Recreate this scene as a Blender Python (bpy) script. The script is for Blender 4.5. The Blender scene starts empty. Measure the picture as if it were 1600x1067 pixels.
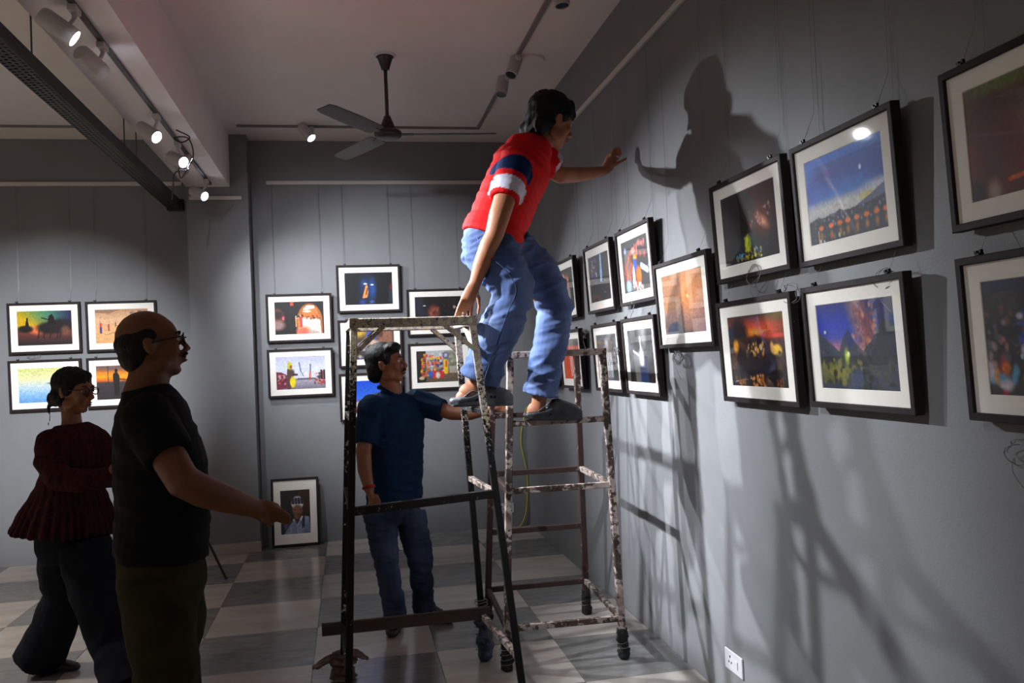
import bpy, bmesh, math, random
import numpy as np
from mathutils import Vector, Matrix, noise
random.seed(7); RNG = np.random.default_rng(5)
sc = bpy.context.scene
COL = sc.collection

# ------------------------------------------------------------------ camera, world, exposure
F, CAMH = 1334.7, 1.55
YAW, PITCH, ROLL = .1906, .0203, -.04174
FWD = Vector((math.sin(YAW)*math.cos(PITCH), math.cos(YAW)*math.cos(PITCH), math.sin(PITCH)))
_r0 = Vector((math.cos(YAW), -math.sin(YAW), 0)); _u0 = _r0.cross(FWD)
RGT = _r0*math.cos(ROLL)+_u0*math.sin(ROLL); UPV = -_r0*math.sin(ROLL)+_u0*math.cos(ROLL)
EYE = Vector((0, 0, CAMH))
cd = bpy.data.cameras.new('camera'); cam = bpy.data.objects.new('camera', cd); COL.objects.link(cam)
cd.sensor_width = 36; cd.lens = 36*F/1600; cd.clip_start = .05
cam.matrix_world = Matrix.Translation(EYE) @ Matrix((RGT, UPV, -FWD)).transposed().to_4x4()
sc.camera = cam
w = bpy.data.worlds.new('world'); sc.world = w; w.use_nodes = True
w.node_tree.nodes['Background'].inputs[0].default_value = (1.0, .88, .78, 1)
w.node_tree.nodes['Background'].inputs[1].default_value = .13
sc.view_settings.view_transform = 'Standard'; sc.view_settings.look = 'None'
sc.view_settings.gamma = 1; sc.view_settings.exposure = 0; sc.view_settings.use_curve_mapping = False

def ray(x, y): return (FWD*F + RGT*(x-800) + UPV*(533.5-y))/F
def at(x, y, Y):                       # photo measurement on the vertical plane at depth Y
    d = ray(x, y); return EYE + d*(Y/d.y)
def onz(x, y, z=0.):
    d = ray(x, y); return EYE + d*((z-CAMH)/d.z)

def lamp(name, loc, aim, watts, deg=50, blend=.6, col=(1, .97, .95), r=.03, parent=None):
    l = bpy.data.lights.new(name, 'SPOT'); l.energy = watts; l.spot_size = math.radians(deg); l.spot_blend = blend
    l.color = col; l.shadow_soft_size = r
    o = bpy.data.objects.new(name, l); COL.objects.link(o); o.location = loc
    o.rotation_euler = (Vector(aim)-Vector(loc)).to_track_quat('-Z', 'Y').to_euler()
    return o
COOL = (.90, .94, 1.0); WARM = (1.0, .90, .80)
#  fixture: (head position, aim point, watts (0 = off), cone, blend, colour)
FIX = [
 ((-1.075, 3.835, 2.97), (1.60, 4.25, 1.05), 720, 48, 1., COOL, 'beam track'),
 ((-1.078, 4.256, 2.97), (0.45, 7.80, 1.80), 420, 44, .9, COOL, 'beam track'),
 ((-1.077, 5.413, 2.97), (1.60, 3.75, 1.05), 860, 48, 1., COOL, 'beam track'),
 ((-1.040, 6.060, 2.97), (1.60, 3.70, 1.35), 620, 50, 1., COOL, 'beam track'),
 ((-1.100, 6.420, 2.97), (0.05, 7.80, 1.60), 150, 72, 1., COOL, 'beam track'),
 ((-1.089, 7.241, 2.97), (1.60, 5.20, 1.40), 350, 46, .9, COOL, 'beam track'),
 ((-.224, 7.16, 3.43), (1.1, 6.2, 1.6), 110, 50, .9, COOL, 'ceiling track'),
 ((1.20, 4.40, 3.43), (1.26, 4.30, 2.0), 0, 40, .9, COOL, 'ceiling track'),
 ((1.131, 5.518, 3.43), (.6, 5.1, 2.2), 0, 40, .9, COOL, 'ceiling track'),
 ((1.139, 5.929, 3.43), (.95, 5.7, 2.6), 0, 40, .9, COOL, 'ceiling track'),
]
# unseen spots outside the frame: some in line with the beam, others added overhead
lamp('unseen_spot', (-1.08, 3.0, 2.97), (-2.5, 7.8, 1.35), 1600, 34, 1., COOL)
lamp('unseen_spot', (-1.08, 1.6, 2.97), (1.6, 3.3, .95), 240, 50, 1., COOL)  # added fill to lift the lower right wall, no known fixture
lamp('unseen_spot', (-1.08, 2.2, 2.97), (.0, 7.8, 1.8), 400, 34, .9, COOL)
lamp('added_bounce_spot', (-4.3, 4.8, 3.4), (-4.3, 4.8, 0), 1000, 105, 1., WARM, .2)  # this and the next two are added to bounce light off the floor
lamp('added_bounce_spot', (-4.2, 1.4, 3.4), (-4.2, 1.4, 0), 1000, 110, 1., WARM, .2)
lamp('added_bounce_spot', (-.6, -.9, 3.4), (-.6, -.9, 0), 500, 75, 1., WARM, .2)

# ------------------------------------------------------------------ materials
def lin(c):
    c = np.asarray(c, float)/255.; return np.where(c <= .04045, c/12.92, ((c+.055)/1.055)**2.4)
def col4(c): return (*[float(v) for v in lin(c)], 1)
def mat(name, c, rough=.6, metal=0., spec=.5, emit=None, es=0.):
    m = bpy.data.materials.new(name); m.use_nodes = True; b = m.node_tree.nodes['Principled BSDF']
    b.inputs['Base Color'].default_value = col4(c); b.inputs['Roughness'].default_value = rough
    b.inputs['Metallic'].default_value = metal; b.inputs['Specular IOR Level'].default_value = spec
    if emit is not None:
        b.inputs['Emission Color'].default_value = col4(emit); b.inputs['Emission Strength'].default_value = es
    return m
def N(m, t): return m.node_tree.nodes.new(t)
def L(m, a, b): m.node_tree.links.new(a, b)
def noisy(name, stops, scale=8., detail=4., rough=.6, bump=0., bscale=60., stretch=(1, 1, 1), spec=.5, metal=0., objrand=0., interp='LINEAR', dist=0.):
    m = mat(name, (128, 128, 128), rough, metal, spec); b = m.node_tree.nodes['Principled BSDF']
    tc = N(m, 'ShaderNodeTexCoord'); mp = N(m, 'ShaderNodeMapping'); mp.inputs['Scale'].default_value = stretch
    L(m, tc.outputs['Object'], mp.inputs['Vector'])
    nz = N(m, 'ShaderNodeTexNoise'); nz.inputs['Scale'].default_value = scale; nz.inputs['Detail'].default_value = detail
    nz.inputs['Distortion'].default_value = dist
    vec = mp.outputs['Vector']
    if objrand:
        oi = N(m, 'ShaderNodeObjectInfo'); sm = N(m, 'ShaderNodeMath'); sm.operation = 'MULTIPLY'; sm.inputs[1].default_value = objrand
        L(m, oi.outputs['Random'], sm.inputs[0]); va = N(m, 'ShaderNodeVectorMath'); va.operation = 'ADD'
        L(m, vec, va.inputs[0]); L(m, sm.outputs[0], va.inputs[1]); vec = va.outputs[0]
    L(m, vec, nz.inputs['Vector'])
    cr = N(m, 'ShaderNodeValToRGB'); cr.color_ramp.interpolation = interp; e = cr.color_ramp.elements
    while len(e) > 1: e.remove(e[-1])
    e[0].position = stops[0][0]; e[0].color = col4(stops[0][1])
    for p, c in stops[1:]: k = e.new(p); k.color = col4(c)
    L(m, nz.outputs['Fac'], cr.inputs['Fac']); L(m, cr.outputs['Color'], b.inputs['Base Color'])
    if bump:
        n2 = N(m, 'ShaderNodeTexNoise'); n2.inputs['Scale'].default_value = bscale; L(m, vec, n2.inputs['Vector'])
        bp = N(m, 'ShaderNodeBump'); bp.inputs['Strength'].default_value = bump; bp.inputs['Distance'].default_value = .005
        L(m, n2.outputs['Fac'], bp.inputs['Height']); L(m, bp.outputs['Normal'], b.inputs['Normal'])
    return m
def vcol(name, rough=.8, spec=.2, bump=0., bscale=300.):
    m = mat(name, (128, 128, 128), rough, 0, spec); b = m.node_tree.nodes['Principled BSDF']
    a = N(m, 'ShaderNodeAttribute'); a.attribute_name = 'Col'; L(m, a.outputs['Color'], b.inputs['Base Color'])
    if bump:
        tc = N(m, 'ShaderNodeTexCoord'); n2 = N(m, 'ShaderNodeTexNoise'); n2.inputs['Scale'].default_value = bscale
        L(m, tc.outputs['Object'], n2.inputs['Vector'])
        bp = N(m, 'ShaderNodeBump'); bp.inputs['Strength'].default_value = bump; bp.inputs['Distance'].default_value = .003
        L(m, n2.outputs['Fac'], bp.inputs['Height']); L(m, bp.outputs['Normal'], b.inputs['Normal'])
    return m

M = {}
M['wall'] = noisy('grey_wall_paint', [(.3, (118, 119, 121)), (.7, (124, 125, 127))], 3, 3, .55, .12, 120, spec=.35)
M['ceil'] = noisy('ceiling_paint', [(.3, (222, 214, 209)), (.7, (227, 219, 214))], 2, 3, .8)
M['beam'] = noisy('beam_paint', [(.3, (224, 217, 214)), (.7, (229, 222, 219))], 2, 3, .8)
M['tl'] = noisy('pale_marble_tile', [(.25, (150, 140, 134)), (.5, (168, 160, 152)), (.75, (178, 170, 162))], 2.2, 5, .16, .02, 40, (1, 3.5, 1), objrand=37., dist=.6)
M['td'] = noisy('grey_marble_tile', [(.3, (98, 97, 95)), (.5, (112, 110, 108)), (.75, (126, 124, 121))], 7, 9, .2, .02, 40, (1, 3, 1), objrand=53., dist=.8)
M['grout'] = mat('grout', (120, 114, 108), .8)
M['rail'] = mat('painted_rail', (196, 192, 188), .5)
M['white'] = mat('white_plastic', (200, 200, 203), .4)
M['lampw'] = mat('white_lamp_paint', (178, 174, 172), .45)
M['black'] = mat('black_paint', (18, 18, 18), .4)
M['track'] = mat('track_grey', (70, 68, 66), .5)
M['trackw'] = mat('track_pale', (120, 115, 112), .5)
M['lens_off'] = mat('dark_lens', (12, 12, 12), .2)
M['lens'] = mat('lit_lens', (255, 255, 255), .3, emit=(225, 232, 255), es=22.)
M['tray'] = noisy('dark_galvanised', [(.3, (30, 29, 28)), (.7, (42, 40, 38))], 12, 4, .55, metal=.3)
M['steel'] = mat('rod_steel', (90, 88, 86), .4, .8)
M['fan'] = noisy('brown_fan_enamel', [(.3, (38, 27, 25)), (.7, (48, 36, 33))], 10, 3, .42)
M['frame'] = noisy('dark_wood_frame', [(.3, (28, 20, 21)), (.7, (40, 30, 30))], 30, 4, .6, .05, 200, (1, 1, 1), spec=.25)
M['mat'] = mat('cream_mount', (242, 238, 229), .85, spec=.1)
M['print'] = vcol('photo_print', .5, .3)
M['clip'] = mat('black_clip', (14, 14, 15), .4, .3)
M['wire'] = mat('nylon_wire', (120, 120, 122), .35, spec=.5)
M['skin'] = noisy('brown_skin', [(.3, (150, 96, 68)), (.7, (166, 110, 80))], 14, 4, .55, .06, 160, spec=.35)
M['skin2'] = noisy('deep_brown_skin', [(.3, (120, 74, 50)), (.7, (136, 86, 58))], 14, 4, .5, .06, 160, spec=.4)
M['skin3'] = noisy('dark_tanned_skin', [(.3, (100, 62, 38)), (.7, (116, 72, 44))], 14, 4, .5, .06, 160, spec=.35)
M['hair'] = noisy('black_hair', [(.3, (7, 6, 6)), (.7, (17, 14, 13))], 60, 5, .62, .6, 240, (1, 1, .2), spec=.25)
M['eye'] = mat('eye_white', (190, 180, 170), .2); M['iris'] = mat('iris', (20, 12, 8), .2)
M['lip'] = mat('lip', (110, 58, 48), .5)
M['denim'] = noisy('blue_denim', [(.25, (50, 64, 98)), (.5, (76, 94, 136)), (.75, (104, 121, 158))], 5, 6, .85, .35, 500, (1, 1, .6), spec=.15)
M['denim2'] = noisy('dark_faded_denim', [(.3, (34, 42, 58)), (.5, (58, 70, 94)), (.75, (92, 104, 126))], 5, 5, .85, .35, 500, (1, 1, .5), spec=.15)
M['stitch'] = mat('pale_stitching', (150, 140, 130), .8)
M['polo'] = noisy('navy_teal_knit', [(.3, (7, 34, 58)), (.7, (10, 44, 72))], 20, 4, .8, .2, 600, spec=.15)
M['shirt'] = vcol('red_polo_cloth', .8, .15, .2, 500)
M['redc'] = noisy('red_knit', [(.3, (196, 18, 20)), (.7, (206, 24, 26))], 20, 4, .8, .2, 600, spec=.15)
M['tee'] = noisy('black_cotton', [(.3, (10, 10, 12)), (.7, (16, 16, 19))], 20, 4, .85, .2, 500, spec=.15)
M['olive'] = noisy('olive_cotton', [(.3, (40, 38, 20)), (.7, (52, 49, 28))], 10, 4, .85, .2, 400, spec=.1)
M['maroon'] = noisy('maroon_striped_cotton', [(.35, (40, 12, 16)), (.5, (60, 24, 28)), (.65, (38, 12, 16))], 38, 2, .85, .3, 200, (1, 1, .05), spec=.1)
M['navytr'] = noisy('dark_navy_cotton', [(.3, (14, 18, 26)), (.7, (22, 27, 36))], 10, 4, .85, .1, 300, spec=.1)
M['clog'] = noisy('lit_clog_foam', [(.3, (72, 74, 80)), (.7, (82, 84, 91))], 12, 3, .6)  # near clog of the pair, its lit tone put into the colour
M['clog_shaded'] = noisy('shaded_clog_foam', [(.3, (30, 30, 33)), (.7, (40, 40, 44))], 12, 3, .6)  # far clog, same foam with shade put into the colour
M['shoe'] = mat('black_shoe', (14, 13, 13), .5); M['shoey'] = mat('yellow_trim', (150, 150, 30), .6)
M['thread'] = mat('red_thread', (150, 22, 18), .8)
M['specs'] = mat('black_spectacle_frame', (10, 10, 10), .25)
M['rag'] = noisy('black_rag', [(.3, (14, 14, 15)), (.7, (30, 30, 32))], 30, 4, .9, .6, 120)
M['ragblue'] = noisy('blue_plastic_rag', [(.3, (30, 36, 46)), (.5, (48, 62, 86)), (.7, (92, 94, 98))], 22, 5, .6, .8, 80)
M['ragbrown'] = noisy('torn_brown_cloth', [(.3, (72, 56, 50)), (.5, (104, 84, 76)), (.7, (134, 112, 102))], 14, 5, .9, .6, 90)
M['string'] = mat('tying_string', (112, 107, 98), .8)
M['plank'] = noisy('old_wood_batten', [(.3, (58, 46, 40)), (.7, (82, 66, 58))], 12, 6, .7, .4, 80, (.15, 1, 1))
M['cable'] = mat('yellow_cable', (176, 170, 40), .5)
M['darkcable'] = mat('dark_cable', (40, 26, 24), .5)

def glass_mat():
    m = bpy.data.materials.new('picture_glass'); m.use_nodes = True; nt = m.node_tree; nt.nodes.clear()
    o = N(m, 'ShaderNodeOutputMaterial'); mx = N(m, 'ShaderNodeMixShader'); t = N(m, 'ShaderNodeBsdfTransparent')
    g = N(m, 'ShaderNodeBsdfGlossy'); g.inputs['Roughness'].default_value = .02; f = N(m, 'ShaderNodeFresnel'); f.inputs['IOR'].default_value = 1.5
    geo = N(m, 'ShaderNodeNewGeometry'); inv = N(m, 'ShaderNodeMath'); inv.operation = 'SUBTRACT'; inv.inputs[0].default_value = 1.
    L(m, geo.outputs['Backfacing'], inv.inputs[1]); mu = N(m, 'ShaderNodeMath'); mu.operation = 'MULTIPLY'
    L(m, f.outputs[0], mu.inputs[0]); L(m, inv.outputs[0], mu.inputs[1])
    L(m, mu.outputs[0], mx.inputs[0]); L(m, t.outputs[0], mx.inputs[1]); L(m, g.outputs[0], mx.inputs[2]); L(m, mx.outputs[0], o.inputs[0])
    return m
M['glass'] = glass_mat()

def paint_mat(name, metal_c, paints, lo, hi, zlo=0., zhi=1., scale=46.):
    """old paint splashed over a metal bar; the coverage grows with height from lo (at zlo) to hi (at zhi)"""
    m = mat(name, metal_c, .65, 0, .3); b = m.node_tree.nodes['Principled BSDF']
    tc = N(m, 'ShaderNodeTexCoord')
    n1 = N(m, 'ShaderNodeTexNoise'); n1.inputs['Scale'].default_value = scale; n1.inputs['Detail'].default_value = 5; n1.inputs['Roughness'].default_value = .65
    n2 = N(m, 'ShaderNodeTexNoise'); n2.inputs['Scale'].default_value = scale*.45; n2.inputs['Detail'].default_value = 4
    n3 = N(m, 'ShaderNodeTexNoise'); n3.inputs['Scale'].default_value = 5.; n3.inputs['Detail'].default_value = 1
    for n in (n1, n2, n3): L(m, tc.outputs['Object'], n.inputs['Vector'])
    sx = N(m, 'ShaderNodeSeparateXYZ'); L(m, tc.outputs['Object'], sx.inputs[0])
    mr = N(m, 'ShaderNodeMapRange'); mr.inputs['From Min'].default_value = zlo; mr.inputs['From Max'].default_value = zhi
    mr.inputs['To Min'].default_value = lo; mr.inputs['To Max'].default_value = hi; L(m, sx.outputs['Z'], mr.inputs['Value'])
    ad = N(m, 'ShaderNodeMath'); ad.operation = 'ADD'; L(m, n1.outputs['Fac'], ad.inputs[0]); L(m, mr.outputs[0], ad.inputs[1])
    a3 = N(m, 'ShaderNodeMath'); a3.operation = 'MULTIPLY_ADD'; a3.inputs[1].default_value = .5; L(m, n3.outputs['Fac'], a3.inputs[0]); L(m, ad.outputs[0], a3.inputs[2])
    st = N(m, 'ShaderNodeMapRange'); st.inputs['From Min'].default_value = .98; st.inputs['From Max'].default_value = 1.04; L(m, a3.outputs[0], st.inputs['Value'])
    cr = N(m, 'ShaderNodeValToRGB'); e = cr.color_ramp.elements
    while len(e) > 1: e.remove(e[-1])
    e[0].position = .3; e[0].color = col4(paints[0])
    for i, c in enumerate(paints[1:]): k = e.new(.3+.4*(i+1)/(len(paints)-1)); k.color = col4(c)
    L(m, n2.outputs['Fac'], cr.inputs['Fac'])
    mx = N(m, 'ShaderNodeMix'); mx.data_type = 'RGBA'; L(m, st.outputs[0], mx.inputs['Factor'])
    mx.inputs['A'].default_value = col4(metal_c); L(m, cr.outputs['Color'], mx.inputs['B']); L(m, mx.outputs['Result'], b.inputs['Base Color'])
    bp = N(m, 'ShaderNodeBump'); bp.inputs['Strength'].default_value = .5; bp.inputs['Distance'].default_value = .004
    L(m, a3.outputs[0], bp.inputs['Height']); L(m, bp.outputs['Normal'], b.inputs['Normal'])
    return m
CREAM = [(96, 82, 74), (190, 178, 166), (140, 124, 116), (208, 200, 188), (178, 158, 104), (200, 192, 184)]
M['pa_top'] = paint_mat('thick_paint_crust', (48, 42, 38), CREAM, .40, .40, scale=90.)
M['pa_leg'] = paint_mat('black_bar_with_paint_specks', (17, 16, 16), CREAM, -.0, .44, 1.0, 1.62, 80.)
M['pa_leg3'] = paint_mat('black_bar_cream_near_top', (17, 16, 16), CREAM, .02, .46, 1.3, 1.7, 80.)
M['pa_leg2'] = paint_mat('black_bar_sparse_specks', (17, 16, 16), CREAM, .06, .12, .2, 1.7)
M['pa_rung'] = paint_mat('dark_rung_with_specks', (30, 28, 27), CREAM, .02, .1)
M['pb_leg'] = paint_mat('brown_bar_with_white_paint', (62, 50, 45), [(120, 104, 98), (168, 156, 150), (140, 122, 116), (184, 174, 168)], .30, .22, 0, 1.6, 34)
M['pb_dark'] = paint_mat('rust_brown_bar', (58, 40, 37), [(108, 88, 82), (150, 136, 130)], .08, .08, 0, 1.6, 34)
M['pb_rung'] = paint_mat('brown_rung_with_paint', (66, 54, 47), [(120, 104, 96), (164, 150, 142), (132, 114, 104)], .24, .28, 0, 1.6, 30)

# ------------------------------------------------------------------ object helpers
PM = {}                                  # world matrix of the empties
def put(o, parent, local=False):
    if parent is not None:
        o.parent = parent
        if not local and parent.name in PM: o.matrix_parent_inverse = PM[parent.name].inverted()
    return o
def obj(name, me, material=None, parent=None, local=False, smooth=False):
    if isinstance(me, bmesh.types.BMesh):
        bm = me; me = bpy.data.meshes.new(name); bmesh.ops.recalc_face_normals(bm, faces=bm.faces); bm.to_mesh(me); bm.free()
    o = bpy.data.objects.new(name, me); COL.objects.link(o)
    if material is not None and not me.materials: me.materials.append(material)
    if smooth:
        me.polygons.foreach_set('use_smooth', [True]*len(me.polygons))
    return put(o, parent, local)
def tag(o, label=None, cat=None, group=None, kind=None):
    if label: o['label'] = label
    if cat: o['category'] = cat
    if group: o['group'] = group
    if kind: o['kind'] = kind
    return o
def thing(name, label, cat, loc, group=None, rot=None):
    o = bpy.data.objects.new(name, None); COL.objects.link(o); o.empty_display_size = .1
    m = Matrix.Translation(Vector(loc))
    if rot is not None: m = m @ rot
    o.matrix_world = m; PM[o.name] = m
    return tag(o, label, cat, group)
def box(bm, lo, hi, bev=0.):
    lo, hi = Vector(lo), Vector(hi)
    r = bmesh.ops.create_cube(bm, size=1); vs = r['verts']
    bmesh.ops.scale(bm, vec=hi-lo, verts=vs); bmesh.ops.translate(bm, vec=(lo+hi)/2, verts=vs)
    if bev:
        es = list({e for v in vs for e in v.link_edges}); bmesh.ops.bevel(bm, geom=es, offset=bev, segments=1, affect='EDGES')
    return bm
def basis(d, ref=None):
    d = Vector(d).normalized()
    ref = Vector(ref) if ref is not None else (Vector((0, 0, 1)) if abs(d.z) < .9 else Vector((0, 1, 0)))
    x = ref.cross(d); x = x.normalized() if x.length > 1e-6 else Vector((1, 0, 0)); y = d.cross(x)
    return x, y, d
def bar(bm, a, b, sx, sy, ref=None, ang=False):
    """square or L-angle steel bar from a to b"""
    a, b = Vector(a), Vector(b); x, y, d = basis(b-a, ref)
    hx, hy = sx/2, sy/2
    if ang:
        t = .005; sh = [(-hx, -hy), (hx, -hy), (hx, -hy+t), (-hx+t, -hy+t), (-hx+t, hy), (-hx, hy)]
    else:
        c = min(hx, hy)*.2; sh = [(-hx+c, -hy), (hx-c, -hy), (hx, -hy+c), (hx, hy-c), (hx-c, hy), (-hx+c, hy), (-hx, hy-c), (-hx, -hy+c)]
    A = [bm.verts.new(a+x*p+y*q) for p, q in sh]; B = [bm.verts.new(b+x*p+y*q) for p, q in sh]
    n = len(sh)
    for i in range(n): bm.faces.new((A[i], A[(i+1) % n], B[(i+1) % n], B[i]))
    bm.faces.new(A[::-1]); bm.faces.new(B); return bm
def ring_loft(bm, rings, seg=16, p=2., cap=True):
    """rings: (centre, a, b) half axes vectors"""
    V = []
    for c, a, b in rings:
        row = []
        for i in range(seg):
            t = 2*math.pi*i/seg; cs, sn = math.cos(t), math.sin(t)
            u = math.copysign(abs(cs)**(2/p), cs); v = math.copysign(abs(sn)**(2/p), sn)
            row.append(bm.verts.new(Vector(c)+Vector(a)*u+Vector(b)*v))
        V.append(row)
    for r0, r1 in zip(V, V[1:]):
        for i in range(seg): bm.faces.new((r0[i], r0[(i+1) % seg], r1[(i+1) % seg], r1[i]))
    if cap: bm.faces.new(V[0][::-1]); bm.faces.new(V[-1])
    return bm
def tube(bm, pts, rad, seg=12, flat=1., ref=None, round_ends=True):
    pts = [Vector(q) for q in pts]; n = len(pts)
    rad = [rad]*n if not hasattr(rad, '__len__') else list(rad)
    rings = []
    X = None
    for i in range(n):
        d = (pts[min(i+1, n-1)]-pts[max(i-1, 0)]).normalized()
        if X is None: x, y, _ = basis(d, ref)
        else: x = (X-d*X.dot(d)).normalized(); y = d.cross(x)
        X = x
        if i == 0 and round_ends:
            for k in (.95, .75, .4): rings.append((pts[0]-d*rad[0]*k, x*rad[0]*math.sqrt(1-k*k), y*rad[0]*flat*math.sqrt(1-k*k)))
        rings.append((pts[i], x*rad[i], y*rad[i]*flat))
        if i == n-1 and round_ends:
            for k in (.4, .75, .95): rings.append((pts[-1]+d*rad[-1]*k, x*rad[-1]*math.sqrt(1-k*k), y*rad[-1]*flat*math.sqrt(1-k*k)))
    return ring_loft(bm, rings, seg)
def curve(pts, n=8):
    """catmull-rom through points"""
    P = [Vector(q) for q in pts]; P = [P[0]*2-P[1]]+P+[P[-1]*2-P[-2]]; out = []
    for i in range(1, len(P)-2):
        for k in range(n):
            t = k/n; a, b, c, d = P[i-1:i+3]
            out.append(.5*((2*b)+(c-a)*t+(2*a-5*b+4*c-d)*t*t+(3*b-a-3*c+d)*t**3))
    return out+[P[-2]]
def ell(bm, c, rx, ry, rz, fr=None, seg=16):
    fr = fr or (Vector((1, 0, 0)), Vector((0, 1, 0)), Vector((0, 0, 1)))
    r = bmesh.ops.create_uvsphere(bm, u_segments=seg, v_segments=max(6, seg//2), radius=1)
    for v in r['verts']:
        q = v.co.copy(); v.co = Vector(c)+fr[0]*q.x*rx+fr[1]*q.y*ry+fr[2]*q.z*rz
    return bm
def cyl(bm, a, b, r0, r1=None, seg=20):
    r1 = r0 if r1 is None else r1; a, b = Vector(a), Vector(b); x, y, d = basis(b-a)
    return ring_loft(bm, [(a, x*r0, y*r0), (b, x*r1, y*r1)], seg)
def lathe(bm, base, prof, seg=24):
    b = Vector(base); return ring_loft(bm, [(b+Vector((0, 0, z)), Vector((r, 0, 0)), Vector((0, r, 0))) for r, z in prof], seg)
def fuse(name, bm, material, parent, voxel=.008, smooth=3, disp=None, color=None):
    """union of the overlapping shapes in bm as one continuous skin"""
    me = bpy.data.meshes.new('tmp'); bmesh.ops.recalc_face_normals(bm, faces=bm.faces); bm.to_mesh(me); bm.free()
    o = bpy.data.objects.new('tmp', me); COL.objects.link(o)
    r = o.modifiers.new('r', 'REMESH'); r.mode = 'VOXEL'; r.voxel_size = voxel
    if smooth: s = o.modifiers.new('s', 'SMOOTH'); s.factor = .5; s.iterations = smooth
    dg = bpy.context.evaluated_depsgraph_get(); dg.update()
    m2 = bpy.data.meshes.new_from_object(o.evaluated_get(dg)); m2.name = name
    bpy.data.objects.remove(o); bpy.data.meshes.remove(me)
    m2.materials.clear()
    if disp:
        pn = [(v.co.copy(), v.normal.copy()) for v in m2.vertices]     # read first: writing dirties the normals
        m2.vertices.foreach_set('co', np.array([p+n_*disp(p, n_) for p, n_ in pn], np.float32).ravel()); m2.update()
    if color:
        a = m2.color_attributes.new('Col', 'FLOAT_COLOR', 'POINT')
        a.data.foreach_set('color', np.array([color(v.co) for v in m2.vertices], np.float32).ravel())
    return obj(name, m2, material, parent, smooth=True)

# ------------------------------------------------------------------ the room
WX, WY, CZ = 1.607, 7.796, 3.573
def struct(name, bm, m, parent=None, kind='structure'):
    o = obj(name, bm, m, parent)
    if parent is None: o['kind'] = kind
    return o
struct('wall_back', box(bmesh.new(), (-5.2, WY, -.1), (WX+.2, WY+.2, CZ+.1)), M['wall'])
struct('wall_right', box(bmesh.new(), (WX, -1.5, -.1), (WX+.2, WY, CZ+.1)), M['wall'])
struct('ceiling', box(bmesh.new(), (-5.2, -1.5, CZ), (WX+.2, WY+.2, CZ+.15)), M['ceil'])
struct('trim_1', box(bmesh.new(), (-1.293, -1.5, 3.122), (-.935, WY, CZ+.02)), M['beam'])['label'] = 'white painted ceiling beam carrying the spotlights'
cb = bmesh.new(); box(cb, (-1.293, 7.6, 0), (-.79, WY+.02, 3.122)); box(cb, (-.935, 7.6, 3.122), (-.79, WY+.02, CZ+.02))
struct('trim_2', cb, M['wall'])['label'] = 'grey column under the end of the beam'
struct('baseboard_back', box(bmesh.new(), (-1.30, 7.586, 0), (-.78, 7.6, .088), .002), M['tl'])
# picture rails
struct('trim_3', box(bmesh.new(), (-4.6, WY-.018, 3.172), (-1.36, WY, 3.206), .002), M['rail'])['label'] = 'white picture rail on the left back wall'
struct('trim_4', box(bmesh.new(), (-.652, WY-.018, 3.178), (WX-.05, WY, 3.212), .002), M['rail'])['label'] = 'white picture rail on the back wall alcove'
struct('trim_5', box(bmesh.new(), (-1.27, 7.582, 3.01), (-.84, 7.6, 3.040), .002), M['rail'])['label'] = 'short white picture rail on the column'
struct('trim_6', box(bmesh.new(), (WX-.018, .3, 3.182), (WX, WY-.05, 3.216), .002), M['rail'])['label'] = 'white picture rail on the right wall'
# floor: every tile is a piece
fl = struct('floor', box(bmesh.new(), (-5.2, -1.5, -.12), (WX+.2, WY+.2, -.008)), M['grout'])
tile_cache = {}
xs = [-.235+.645*k for k in range(-8, 4)]; ys = [7.207-.647*k for k in range(-1, 11)]
for i in range(len(xs)-1):
    x0, x1 = xs[i], min(xs[i+1], WX-.001)
    for j in range(len(ys)-1):
        y1, y0 = min(ys[j], WY-.001), ys[j+1]
        dark = (i+j) % 2 == 1
        wd, dp = round(x1-x0-.002, 4), round(y1-y0-.002, 4); key = (wd, dp, dark)
        if key not in tile_cache:
            bm = box(bmesh.new(), (-wd/2, -dp/2, -.008), (wd/2, dp/2, 0), .0008)
            me = bpy.data.meshes.new('tile'); bm.to_mesh(me); bm.free(); me.materials.append(M['td' if dark else 'tl']); tile_cache[key] = me
        t = bpy.data.objects.new('tile', tile_cache[key]); COL.objects.link(t); t.parent = fl; t.location = ((x0+x1)/2, (y0+y1)/2, 0)

# lighting tracks
def track(name, label, lo, hi, m):
    return tag(obj(name, box(bmesh.new(), lo, hi, .002), m), label, 'lighting track')
track('lighting_track', 'thin dark lighting track under the white ceiling beam', (-1.088, 1.0, 3.106), (-1.062, 7.45, 3.122), M['track'])
track('lighting_track', 'grey lighting track along the ceiling in front of the alcove wall', (-.83, 7.285, CZ-.016), (1.20, 7.315, CZ), M['trackw'])
track('lighting_track', 'grey lighting track along the ceiling beside the right wall', (1.17, 1.5, CZ-.016), (1.20, 7.284, CZ), M['trackw'])
track('lighting_track', 'grey lighting track on the ceiling left of the beam', (-4.5, 7.36, CZ-.016), (-1.9, 7.39, CZ), M['trackw'])

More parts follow.
